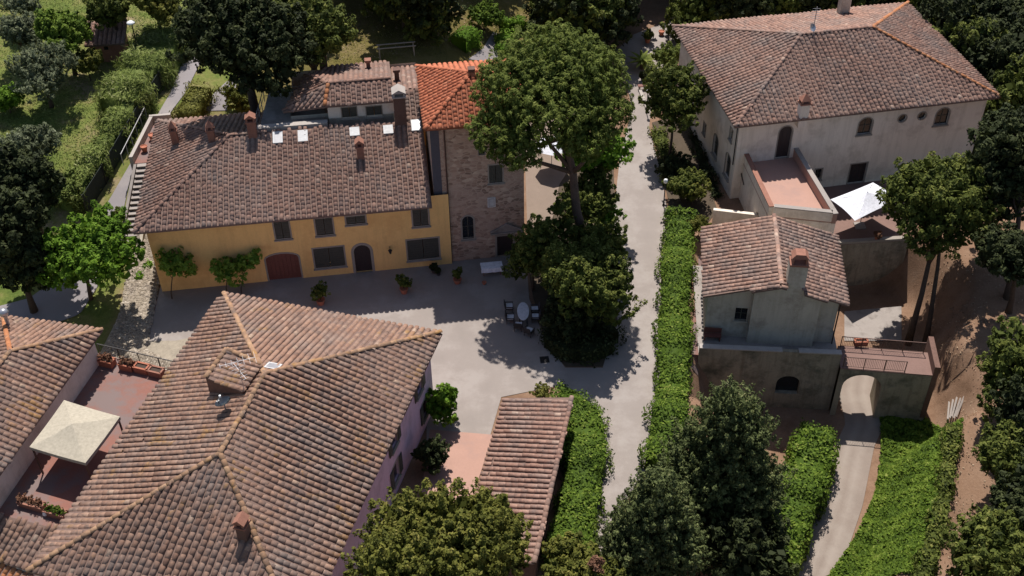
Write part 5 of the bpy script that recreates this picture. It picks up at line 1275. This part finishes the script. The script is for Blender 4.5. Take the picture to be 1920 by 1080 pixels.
# ---- garden by the cream house
px_tree('broadleaf_tree', 'rounded dark-green tree left of the cream house', 'tree', 1265, 192, 60, 5.0, L_oak, base=(1255, 300), n=7, seed=33, nclump=210, per=44, csize=.5, leaf=.14, trunk_r=.14, flat=1.15, floor=-.7)
px_tree('round_shrub', 'round green shrub at the back corner of the cream house', 'shrub', 1254, 112, 25, 1.4, L_pine, n=6, seed=34, nclump=90, per=36, csize=.4, leaf=.12, trunk_r=.06, flat=.95)
px_tree('shrub', 'bushy shrub by the globe lamp', 'shrub', 1282, 348, 32, 1.5, L_oak, n=6, seed=35, nclump=90, per=34, csize=.38, leaf=.12, trunk_r=.06)
px_tree('shrub', 'pale flowering shrub at the head of the long hedge', 'shrub', 1300, 362, 24, 1.2, L_olvg, n=5, seed=36, nclump=60, per=30, csize=.32, leaf=.11, trunk_r=.05)
px_tree('shrub', 'small bush beside the corner of the small house roof', 'shrub', 1312, 424, 18, 1.0, L_olvg, n=5, seed=37, nclump=60, per=28, csize=.28, leaf=.1, trunk_r=.04)
px_tree('shrub', 'low shrubbery toned dark for shade at the foot of the rounded tree left of the cream house', 'shrub', 1264, 318, 30, 1.0, L_dark, n=6, seed=64, nclump=90, per=34, csize=.36, leaf=.12, trunk_r=.05, floor=-.9)  # dark leaves paint in the shade under the rounded tree
px_tree('shrub', 'leafy green shrub against the left wall of the cream house near its back', 'shrub', 1302, 205, 26, 1.4, L_oak, n=6, seed=65, nclump=80, per=34, csize=.36, leaf=.12, trunk_r=.05, floor=-.9)
px_tree('shrub', 'dark green bush between the two bright hedge blocks above the garden path', 'bush', 907, 28, 30, 1.6, L_hedge, n=6, seed=66, nclump=90, per=34, csize=.42, leaf=.13, trunk_r=.06, floor=-.9)
hedge('low_planting', 'low dark planting between the main lane and the left wall of the cream house', [G(x, y, .5) for x, y in ((1232, 240), (1250, 285), (1268, 335))], 1.3, .6, L_oak, 15, 60, .12, cat='planting', bulge=.4)
hedge('low_planting', 'low planting along the left wall foot of the cream house', [G(x, y, .4) for x, y in ((1300, 250), (1322, 310), (1345, 365))], .8, .5, L_dark, 16, 60, .12, cat='planting', bulge=.4)
# ---- right
px_tree('oak_tree', 'twin-trunked oak rising beside the white parasol', 'oak tree', 1768, 375, 98, 10.0, L_oak, base=(1702, 645), n=10, seed=38, nclump=400, per=48, csize=.72, leaf=.17, trunk_r=.26, flat=.85, twin=(1.2, -.3), limbs=9, floor=-.6)
px_tree('oak_tree', 'tall dark oak at the right edge beside the cream house corner', 'oak tree', 1915, 290, 90, 8.5, L_dark, base=(1890, 560), n=9, seed=39, nclump=320, per=48, csize=.75, leaf=.19, trunk_r=.28, flat=1.5, limbs=8, floor=-.8)
px_tree('oak_tree', 'shaded oak leaning over the brown ground at the right edge', 'oak tree', 1902, 478, 58, 6.0, L_dark, base=(1892, 585), n=8, seed=40, nclump=230, per=44, csize=.65, leaf=.18, trunk_r=.22, flat=.9, floor=-.7)
for i, (cx, cy, r, hc, lf, lab) in enumerate(((1918, 690, 72, 4.0, L_oak, 'rounded oak at the right edge beyond the brown path'), (1908, 870, 70, 3.6, L_oak, 'low dense oak at the right edge beside the brown path'), (1868, 1045, 84, 3.8, L_oak, 'bushy oak in the bottom right corner'), (1930, 980, 70, 5.0, L_dark, 'dark tree behind the bushy oak in the bottom right corner'), (1940, 790, 66, 5.0, L_dark, 'dark tree at the right edge between two oaks'))):
    px_tree('edge_oak', lab, 'oak tree', cx, cy, r, hc, lf, n=8, seed=41 + i, nclump=220, per=46, csize=.6, leaf=.15, trunk_r=.2, flat=1.25, floor=-.95)
# ---- foreground
def cone(r): return [(0, 0, -r * .9, r * .95, r * .95, r * .6), (0, 0, -.2 * r, r * .8, r * .8, r * .6), (.1 * r, 0, r * .45, r * .58, r * .58, r * .5), (0, 0, r * 1.0, r * .32, r * .32, r * .42), (-.45 * r, -.3 * r, -.5 * r, r * .5, r * .5, r * .5), (.45 * r, -.3 * r, -.4 * r, r * .5, r * .5, r * .5)]
px_tree('broad_conifer', 'big grey-green evergreen between the main lane and the sunken lane', 'tree', 1352, 850, 120, 5.6, L_cyp, base=(1345, 985), lobes=cone, seed=50, nclump=1300, per=30, csize=.40, leaf=.13, trunk_r=.3, plume=2.6, up=1.2, aspect=.4, floor=-.8, limbs=8)
px_tree('broad_conifer', 'pointed grey-green conifer at the bottom edge beside the main lane', 'tree', 1222, 985, 92, 4.6, L_cyp, base=(1220, 1080), n=8, seed=51, lobes=cone, plume=2.6, up=1.2, nclump=1150, per=30, csize=.38, leaf=.13, aspect=.4, trunk_r=.25, floor=-.8, limbs=6)
px_tree('broad_conifer', 'dark evergreen behind the pointed conifer at the bottom edge', 'tree', 1392, 1020, 92, 4.2, L_dark, n=8, seed=52, nclump=260, per=46, csize=.6, leaf=.16, trunk_r=.25, flat=1.1, floor=-.8)
px_tree('olive_oak', 'wide olive-green tree in front of the rose house', 'tree', 805, 1040, 136, 7.5, L_olvg, n=14, seed=53, nclump=1000, per=40, csize=.42, leaf=.13, plume=1.8, up=1.0, trunk_r=.3, flat=.7, floor=-.6, limbs=9)
px_tree('olive_oak', 'olive-green tree crowding the end of the shed', 'tree', 925, 1010, 62, 5.5, L_olvg, n=8, seed=54, nclump=220, per=46, csize=.5, leaf=.14, trunk_r=.2, flat=.9, floor=-.7)
px_tree('olive_oak', 'small reddish-tipped tree at the bottom edge below the curved hedge', 'tree', 1085, 1080, 62, 4.0, L_olvg, n=8, seed=55, nclump=170, per=46, csize=.5, leaf=.14, trunk_r=.18, flat=.9, floor=-.7)
px_tree('shrub', 'reddish flowering tip above the small tree at the bottom edge', 'shrub', 1119, 1058, 13, 5.6, L_red, n=4, seed=56, nclump=26, per=30, csize=.2, leaf=.09, trunk_r=.04)
# ---- the wood along the top: copies of a few trees
rw = random.Random(7); protos = []
def wood(x, y, s, label, group, k):
    if len(protos) < 4:
        i = len(protos); r = 4.2
        o = tree('wood_tree', label, 'tree', (x, y, tz(x, y)), (x + .3, y, tz(x, y) + 5.0), lump(r, 8, 70 + i, 1.15), L_dark if i % 2 == 0 else L_oak, M_bark, .28, 300, 40, .8, .24, .5, 70 + i, group, -.8); protos.append(o)
    else: o = copy_tree(protos[k % 4]); o.location = (x, y, tz(x, y)); tag(o, label, 'tree', group)
    o.scale = (s, s, s * rw.uniform(.9, 1.15)); o.rotation_euler = (0, 0, rw.uniform(0, 6.28)) if len(protos) >= 4 and o not in protos else (0, 0, 0)
GW = 'trees of the dark wood along the top edge'
k = 0
for px, py, lab in ((640, -150, 'dark wood tree above the dry clearing, next right of the two big oaks'), (725, -150, 'dark wood tree at the top edge over the middle of the dry clearing'), (770, -40, 'dark wood tree at the top edge over the right end of the dry clearing'),
                    (835, -150, 'dark wood tree at the top edge above the small bright hedge block'), (905, -155, 'dark wood tree at the top edge above the garden path'), (1045, -20, 'dark wood tree at the top edge right of the bright hedge strip'),
                    (1062, 2, 'dark wood tree directly behind the left half of the pine crown'), (1095, 16, 'dark wood tree directly behind the top of the pine crown'), (1118, 2, 'dark wood tree behind the right shoulder of the pine crown'),
                    (1070, -40, 'farther wood tree at the top edge above the pine crown'), (975, -155, 'farther wood tree at the top edge above the bright hedge strip'), (1222, -110, 'wood tree at the top edge above the sunny patch by the path'),
                    (1285, -100, 'wood tree at the top edge above the near left corner of the cream house roof'), (1340, -14, 'dark wood tree touching the back eave of the cream house at its left end'), (1395, -6, 'dark wood tree at the back eave left of the cream house aerial'),
                    (1450, -16, 'dark wood tree behind the back eave above the cream house aerial'), (1510, -24, 'dark wood tree behind the back eave right of the cream house aerial'), (1565, -30, 'dark wood tree behind the grey chimney of the cream house'),
                    (1150, -50, 'farther wood tree at the top edge right of the pine crown'), (560, -55, 'wood tree rising behind the two big oaks'), (1640, -40, 'dark wood tree behind the orange ridge of the cream house')):
    p = G(px, py, 5.2); wood(p[0], p[1], rw.uniform(.75, 1.0), lab, GW, k); k += 1
for x, y, sc, lab in ((-9.3, 94.5, .95, 'dark wood tree throwing its shadow over the garden behind the pergola poles'), (-13.0, 101, .9, 'dark wood tree behind the dry clearing, nearer of two'), (-3.5, 108, .85, 'dark wood tree standing behind the dark bush at the garden path')):
    wood(x, y, sc, lab, GW, k); k += 1
GR = 'trees of the dark wood behind the cream house'
for px, py, lab in ((1765, 28, 'leafy wood tree right behind the far corner of the cream house roof'), (1815, 78, 'wood tree beside the right hip of the cream house roof'), (1862, 112, 'wood tree above the near right corner of the cream house roof'),
                    (1800, -5, 'wood tree at the top edge right of the cream house'), (1855, 45, 'wood tree in the middle of the top right wood'), (1915, 95, 'wood tree cut by the right edge level with the cream house roof'),
                    (1910, 20, 'wood tree in the top right corner'), (1735, -30, 'wood tree at the top edge just right of the orange ridge end'), (1850, -30, 'wood tree at the top edge left of the top right corner'), (1922, 180, 'lowest tree of the top right wood, cut by the right edge')):
    p = G(px, py, 6.0); wood(p[0], p[1], rw.uniform(.7, .9), lab, GR, k); k += 1
# palm (cycad)
pc = G(1204, 122, .4); palm = empty('palm', pc, 0, 'low spiky palm beside the path left of the cream house', 'palm')
mb = MB(); mb.tube([(0, 0, -.4), (0, 0, .45)], [.22, .2], 8); mb.build('trunk', M_bark, palm, world=False)
rp = random.Random(3)
for i in range(26):
    th = i * 2.4; el = .25 + .9 * (i / 26); L = rp.uniform(1.25, 1.6); mb = MB(); prev = None; d = Vector((math.cos(th), math.sin(th), 0)); sd = Vector((-d.y, d.x, 0))
    for j in range(7):
        t = j / 6; p = d * (L * t * math.cos(el * (1 - .5 * t))) + Vector((0, 0, .42 + L * (math.sin(el) * t - .45 * t * t))); w = .17 * math.sin(math.pi * (.12 + .85 * t)) + .01
        mb.v += [tuple(p - sd * w - Vector((0, 0, w * .4))), tuple(p), tuple(p + sd * w - Vector((0, 0, w * .4)))]; mb.t += [.3 + .5 * t] * 3
        if j: k0 = 3 * (j - 1); mb.f += [(k0, k0 + 1, k0 + 4, k0 + 3), (k0 + 1, k0 + 2, k0 + 5, k0 + 4)]
    mb.build('frond', L_pine, palm, world=False)

# ================================================================== STAIRS, LANDING, HUT
n = 17
st = empty('stairway', fy.P(-1.8, 8, 1), 0, 'long concrete stair climbing along the left end of the ochre house', 'stairs')
for i in range(n):
    t = i / (n - 1); v = 5.3 + (11.75 - 5.3) * t; z = .75 + 3.35 * t; u0 = -2.75 + 1.15 * t
    mb = MB(); mb.prism([fy.xy(u0, v), fy.xy(u0 + 1.25, v), fy.xy(u0 + 1.25, v + .42), fy.xy(u0, v + .42)], z - .07, z); mb.prism([fy.xy(u0, v + .09), fy.xy(u0 + 1.25, v + .09), fy.xy(u0 + 1.25, v + .42), fy.xy(u0, v + .42)], z - 1.6, z - .07); mb.build('step', M_conc, st)
mb = MB(); a, b = (-1.5, 5.2), (-.33, 12.0)
mb.hexa([fy.P(a[0] + .02, a[1], 0), fy.P(a[0] + .25, a[1], 0), fy.P(b[0] + .25, b[1], 0), fy.P(b[0] + .02, b[1], 0)], [fy.P(a[0] + .02, a[1], 1.0), fy.P(a[0] + .25, a[1], 1.0), fy.P(b[0] + .25, b[1], 4.7), fy.P(b[0] + .02, b[1], 4.7)])
mb.build('side_wall', M_grey, st)
mb = MB(); a, b = (-2.78, 5.2), (-1.63, 12.0)
mb.hexa([fy.P(a[0] - .22, a[1], 0), fy.P(a[0], a[1], 0), fy.P(b[0], b[1], 0), fy.P(b[0] - .22, b[1], 0)], [fy.P(a[0] - .22, a[1], 1.0), fy.P(a[0], a[1], 1.0), fy.P(b[0], b[1], 4.2), fy.P(b[0] - .22, b[1], 4.2)])
mb.build('side_wall', M_conc, st)
ld = empty('stair_landing', fy.P(-.8, 15, 3), 0, 'terracotta landing with low parapet at the head of the stairs', 'terrace')
lq = [fy.xy(-1.85, 12.2), fy.xy(.1, 12.2), fy.xy(.5, 18.0), fy.xy(-.9, 18.0)]
mb = MB(); mb.prism(lq, 1.5, 4.05); mb.build('base', M_moss, ld)
mb = MB(); mb.prism(lq, 4.05, 4.13); mb.build('paving', M_cotto2, ld)
mb = MB(); mb.prism([lq[0], lq[3], tuple(np.array(lq[3]) - fy.u * .28), tuple(np.array(lq[0]) - fy.u * .28)], 1.5, 4.75); mb.build('parapet', M_pale, ld)
mb = MB(); mb.prism([tuple(np.array(lq[3]) - fy.u * .3), lq[2], tuple(np.array(lq[2]) + fy.v * .25), tuple(np.array(lq[3]) - fy.u * .3 + fy.v * .25)], 1.5, 4.78); mb.build('parapet', M_pale, ld)
railing('lane_rail', 'thin grey handrail beside the parapet of the stair landing', [fy.P(-2.6, 12.0, 4.2), fy.P(-1.5, 18.6, 4.3)], 1.0, bars=0, mat=M_rail)
def pot(c, r, h, label, cat='flower pot', group=None, plant=None, pr=0, ph=0, seed=1, mat=None, tall=1.0):
    o = empty('flower_pot', c, 0, label, cat, group)
    mb = MB(); mb.lathe((0, 0, 0), [(r * .68, 0), (r * .98, h * .85), (r * 1.08, h * .86), (r * 1.08, h), (r * .9, h), (r * .85, h * .9)], 12); mb.build('pot', mat or M_clay, o, world=False)
    if plant:
        V, Q, T = crown(lump(pr, 5, seed, tall), 46, 24, pr * .38, .085, .5, seed, floor=-.7); link('plant', np_mesh('plant', V + np.array([0, 0, h + ph]), Q, T, plant), o, world=False)
        MB().tube([(0, 0, h * .8), (0.02, 0, h + ph)], [.035, .03], 6).build('stem', M_bark, o, world=False)
    return o
pot(at(287, 262, 4.13), .28, .5, 'terracotta pot nearer the parapet corner on the stair landing', group='pots on the stair landing')
pot(at(272, 284, 4.13), .26, .5, 'terracotta pot at the top of the stairs on the landing', group='pots on the stair landing')
h0 = G(208, 118); hut = empty('brick_hut', h0, 0, 'small brick hut with red tiled roof among the bushes', 'hut')
hf = Frame(h0[:2] + np.array([-1.5, 0]), (1, .12)); hz_ = tz(h0[0], h0[1])
poly_walls(hut, 'wall', [hf.xy(0, 0), hf.xy(2.8, 0), hf.xy(2.8, 2.4), hf.xy(0, 2.4)], hz_ - .5, hz_ + 1.9, M_brick)
roof(hut, [[hf.P(-.3, -.3, hz_ + 1.85), hf.P(3.1, -.3, hz_ + 1.85), hf.P(3.1, 2.7, hz_ + 2.6), hf.P(-.3, 2.7, hz_ + 2.6)]], M_tile_r, M_pan, 91)
f = Fac(hf.xy(0, 0), hf.xy(2.8, 0)); mb = MB(); plate(mb, f, rect(1.2, 1.55, hz_ + 1.2, hz_ + 1.5), 0, .03); mb.build('window', M_glass, hut)

# ================================================================== SMALL THINGS
def globe_lamp(c, h, label, r=.17):
    o = empty('lamp_post', c, 0, label, 'street lamp')
    MB().lathe((0, 0, 0), [(.12, 0), (.1, .15), (.045, .25), (.04, h)], 9).build('pole', M_iron, o, world=False, smooth=True)
    MB().lathe((0, 0, h), [(.05, 0), (.14, .04), (r, .2), (.14, .34), (.04, .4)], 12).build('globe', M_globe, o, world=False, smooth=True)
globe_lamp(G(1244, 386), 2.2, 'white globe lamp on a dark post at the head of the long hedge')
globe_lamp(G(1212, 212), 2.0, 'white globe lamp on a thin post beside the path near the palm', .13)
lp = G(266, 122); o = empty('lamp_post', lp, 0, 'tall lane lamp with white cap above the reed hedge', 'street lamp')
MB().tube([(0, 0, -.3), (0, 0, 3.9)], [.07, .05], 8).build('pole', M_iron, o, world=False)
MB().lathe((-.05, 0, 3.9), [(.1, 0), (.36, .08), (.34, .18), (.15, .28), (.02, .3)], 12).build('lamp_cap', M_globe, o, world=False, smooth=True)
# parasol
uc = at(1618, 398, 0.03); par = empty('parasol', uc, 0, 'large square white parasol open over the upper terrace', 'parasol')
q = [at(x, y, 2.5) for x, y in ((1557, 374), (1637, 342), (1694, 372), (1603, 414))]; ce = sum(q) / 4; rows = 6; tops = [ce + np.array([0, 0, .75])]
for i in range(1, rows + 1):
    f = i / rows
    for kk in range(4):
        for j in range(6):
            p = q[kk] + (q[(kk + 1) % 4] - q[kk]) * j / 6; e = math.sin(math.pi * j / 6); r = ce + (p - ce) * f * (1 - .045 * e * f)
            tops.append(r + np.array([0, 0, .75 * (1 - f) - .10 * math.sin(math.pi * f) * (1 - .5 * e) + .03 * e * f]))
mb = MB(); mb.v = [tuple(p) for p in tops]; mb.t = [.5] * len(tops)
for kk in range(24): mb.f.append((0, 1 + (kk + 1) % 24, 1 + kk))
for i in range(rows - 1):
    for kk in range(24): mb.f.append((1 + i * 24 + kk, 1 + i * 24 + (kk + 1) % 24, 25 + i * 24 + (kk + 1) % 24, 25 + i * 24 + kk))
o = mb.build('canopy', M_sheet, par)
if o.data.polygons[0].normal.z < 0: o.data.flip_normals()
MB().tube([(ce[0], ce[1], .03), (ce[0], ce[1], 3.3)], [.035, .03], 8).build('pole', M_metal, par)
for p in q: MB().bar((ce[0], ce[1], 3.12), tuple(p - np.array([0, 0, .05])), .03).build('rib', M_metal, par)
MB().box((ce[0], ce[1], .08), (.8, .8, .1)).build('base_slab', M_conc, par)
# long table with white cloth by the tower
tc = at(922, 512); tb = empty('cloth_table', tc, rzY, 'table under a white cloth beside the tower door', 'table')
MB().box((0, 0, .74), (1.45, .75, .035)).build('tabletop', M_wood, tb, world=False)
for a, b in ((-1, -1), (1, -1), (1, 1), (-1, 1)): MB().bar((a * .62, b * .3, 0), (a * .62, b * .3, .72), .05).build('leg', M_wood, tb, world=False)
mb = MB(); X = np.linspace(-.8, .8, 9); Yl = [-.44, -.42, -.38, -.13, .13, .38, .42, .44]; Zl = [.42, .6, .766, .768, .768, .766, .6, .45]
for i, x in enumerate(X):
    for y, z in zip(Yl, Zl): mb.v.append((x, y + .02 * math.sin(i * 2.1) * (z < .7), z)); mb.t.append(.5)
for i in range(8):
    for j in range(7): mb.f.append((i * 8 + j, (i + 1) * 8 + j, (i + 1) * 8 + j + 1, i * 8 + j + 1))
cl = empty('tablecloth', fy.P(0, 0, 0), 0); bpy.data.objects.remove(cl)
cl = mb.build('tablecloth', M_cloth); cl.location = Vector(tc); cl.rotation_euler = (0, 0, rzY); tag(cl, 'white cloth draped over the table beside the tower door', 'tablecloth')
# round table and wicker chairs under the pine
tc = at(981, 598); tb = empty('garden_table', tc, 0, 'oval white-topped garden table among wicker chairs under the pine', 'table')
mb = MB(); mb.lathe((0, 0, 0), [(.99, .70), (1.0, .715), (1.0, .745), (.98, .75)], 20); mb.v = [(x * .42, y * .95, z) for x, y, z in mb.v]; mb.build('tabletop', M_cush, tb, world=False)
for a, b in ((-1, -1), (1, -1), (1, 1), (-1, 1)): MB().bar((a * .27, b * .6, 0), (a * .25, b * .55, .7), .05).build('leg', M_iron, tb, world=False)
def chair_proto():
    o = empty('wicker_chair', (0, 0, 0), 0)
    MB().box((0, 0, .38), (.58, .56, .09)).build('seat', M_wick, o, world=False)
    MB().box((0, -.01, .46), (.48, .46, .08)).build('cushion', M_cush, o, world=False)
    MB().hexa([(-.29, .23, .40), (.29, .23, .40), (.29, .29, .40), (-.29, .29, .40)], [(-.27, .33, .88), (.27, .33, .88), (.27, .39, .88), (-.27, .39, .88)]).build('backrest', M_wick, o, world=False)
    for a in (-1, 1):
        MB().box((a * .30, 0, .58), (.06, .54, .05)).build('armrest', M_wick, o, world=False)
        for b in (-1, 1): MB().bar((a * .25, b * .24, 0), (a * .26, b * .24, .6 if b < 0 else .4), .045).build('leg', M_wick, o, world=False)
    return o
cp = chair_proto()
for i, (px, py, rz, lab) in enumerate(((955, 583, 1.6, 'wicker chair at the rear left of the garden table'), (957, 604, 1.55, 'wicker chair at the front left of the garden table'), (1003, 588, -1.5, 'wicker chair at the rear right of the garden table'),
                                       (1004, 602, -1.6, 'wicker chair at the front right of the garden table'), (972, 618, 3.0, 'wicker chair at the near end of the garden table'), (992, 628, 2.6, 'wicker chair pulled back from the near end of the garden table'))):
    o = cp if i == 0 else copy_tree(cp); o.location = Vector(at(px, py)); o.rotation_euler = (0, 0, rz); tag(o, lab, 'chair', 'wicker chairs round the garden table')
# pots in the courtyard
pot(at(758, 550), .3, .5, 'potted shrub in front of the wall lantern', plant=L_oak, pr=.5, ph=.55, seed=3)
pot(at(602, 571), .32, .5, 'potted shrub left of the arched door behind the tiled eaves', plant=L_oak, pr=.6, ph=.6, seed=4)
pot(at(858, 531), .3, .42, 'potted spindly plant between the downpipe and the cloth table', plant=L_oak, pr=.32, ph=.5, seed=5, tall=1.5)
pot(at(908, 533), .16, .22, 'tiny pot in front of the cloth table')
pot(at(814, 512), .2, .35, 'dark pot with pale flowers at the end of the ochre wall', plant=L_dark, pr=.25, ph=.25, seed=6, mat=M_wick, group='dark pots at the end of the ochre wall')
pot(at(822, 516), .18, .3, 'smaller dark pot beside the pot with pale flowers', plant=L_dark, pr=.2, ph=.2, seed=7, mat=M_wick, group='dark pots at the end of the ochre wall')
for i, (px, py) in enumerate(((1214, 80), (1240, 66))): pot(G(px, py), .28, .45, ['terracotta pot with plant at the far end of the path', 'bare terracotta pot by the back corner of the cream house'][i], plant=L_oak if i == 0 else None, pr=.45, ph=.4, seed=8)
for i, (px, py) in enumerate(((1205, 152), (1216, 158))): pot(G(px, py), .22, .4, ['dark pot left of its twin below the palm', 'dark pot right of its twin below the palm'][i], plant=L_dark, pr=.3, ph=.25, seed=10 + i, mat=M_wick)
for i, (px, py) in enumerate(((1407, 294), (1420, 292), (1437, 287))): pot(at(px, py, 3.32), .2, .35, ['red-flowered pot left on the roof terrace', 'red-flowered pot in the middle on the roof terrace', 'potted plant nearest the roof terrace door'][i], plant=(L_red, L_red, L_oak)[i], pr=.32, ph=.3, seed=13 + i)
pot(at(1643, 448, .22), .16, .26, 'small pot standing on the edge of the parasol terrace', plant=L_red, pr=.25, ph=.15, seed=17)
# stone bench below the palm, kerb by the lamp
bn = empty('stone_bench', G(1209, 168), 0.05, 'low dark bench below the palm', 'bench')
MB().box((0, 0, .42), (1.3, .4, .08)).build('seat', M_wood, bn, world=False)
for a in (-1, 1): MB().box((a * .5, 0, .19), (.12, .34, .38)).build('leg', M_frame, bn, world=False)
a, b = G(1200, 172), G(1213, 205); o = MB().bar(a + np.array([0, 0, .1]), b + np.array([0, 0, .1]), .28, .24).build('kerb_stone', M_pale); tag(o, 'pale stone kerb along the path below the palm', 'kerb')
# drain cover
dc = at(1021, 675); dr = empty('drain_cover', dc + np.array([0, 0, .03]), .1, 'square dark drain cover in the shade of the pine', 'drain cover')
MB().box((0, 0, .012), (.62, .62, .02)).build('frame', M_iron, dr, world=False)
for i in range(5): MB().box((-.22 + .11 * i, 0, .03), (.06, .5, .02)).build('slat', M_iron, dr, world=False)
# stacked pale boards leaning at the bank
bs = G(1792, 775); bd = empty('board_stack', bs, -.35, 'stack of pale boards lying at the edge of the brown path', 'boards')
for i in range(5): MB().box((-.5 + .16 * i, .1 * (i % 3), .12 + .13 * i), (.12, 1.7, .04), tilt=(Matrix.Rotation(.55, 3, 'Y') @ Matrix.Rotation(.1 * i, 3, 'X'))).build('board', M_pale, bd, world=False)
# bench on the lower terrace
bn = empty('terrace_bench', fS.P(1.0, .3, .02), rzS, 'dark bench against the grey wall under the small square window', 'bench')
MB().box((0, 0, .42), (1.2, .42, .06)).build('seat', M_wood, bn, world=False); MB().box((0, .2, .7), (1.2, .05, .4)).build('backrest', M_wood, bn, world=False)
for a in (-1, 1): MB().box((a * .52, 0, .2), (.07, .38, .4)).build('leg', M_wood, bn, world=False)
# pergola poles behind the ochre house
pg = G(745, 108); pr_ = empty('pergola', pg, .15, 'pale wooden pergola poles behind the ochre house roof', 'pergola')
for i in range(2): MB().box((0, .7 * i, 1.0), (3.4, .08, .08)).build('rail', M_frame, pr_, world=False)
for i in range(2):
    for j in range(2): MB().box((-1.5 + 3 * i, .7 * j, .48), (.09, .09, .96)).build('post', M_frame, pr_, world=False)
# a second, smaller parasol seen through the pine
c2 = at(1034, 318, 0.03); p2 = empty('parasol', c2, 0, 'smaller white parasol half hidden by the pine branches beside the tower path', 'parasol')
mb = MB(); ap_ = Vector(c2) + Vector((0, 0, 2.9)); mb.v = [tuple(ap_)] + [tuple(ap_ + Vector((1.45 * math.cos(j * math.pi / 4), 1.45 * math.sin(j * math.pi / 4), -.55))) for j in range(8)]; mb.t = [.5] * 9
mb.f = [(0, 1 + j, 1 + (j + 1) % 8) for j in range(8)]; mb.build('canopy', M_sheet, p2)
MB().tube([Vector(c2), ap_], [.03, .03], 8).build('pole', M_metal, p2)

def litter(name, label, poly, mat, n, leaf, seed):
    rng = np.random.default_rng(seed); P = np.array(PG(poly)); lo, hi = P.min(0), P.max(0); Q = rng.uniform(lo, hi, (n, 2))
    Q = Q[inside(Q[:, 0], Q[:, 1], [tuple(p) for p in P])]; Q = Q[np.sin(Q[:, 0] * 1.3) * np.sin(Q[:, 1] * 1.1 + 1) + rng.normal(0, .5, len(Q)) > -.1]
    V, F = leaf_quads(np.column_stack([Q, terr(Q[:, 0], Q[:, 1]) + .05]), np.column_stack([rng.normal(0, .35, (len(Q), 2)), np.ones(len(Q))]), leaf, .5, rng)
    tag(link(name, np_mesh(name, V, F, np.repeat(np.clip(rng.normal(.6, .2, len(Q)), 0, 1), 4), mat)), label, None, None, 'stuff')
L_fall = leafy('fallen_leaves', [(0, (.07, .04, .022)), (.5, (.23, .145, .085)), (1, (.42, .32, .22))], trans=.05)
litter('leaf_litter', 'fallen leaves on the brown ground at the right', ((1740, 520), (1920, 480), (1920, 1080), (1730, 1080), (1790, 820), (1760, 660)), L_fall, 9000, .07, 31)
litter('leaf_litter', 'fallen leaves under the trees at the top of the garden path', ((620, 20), (1000, 20), (1000, 110), (640, 130)), L_fall, 4000, .08, 32)
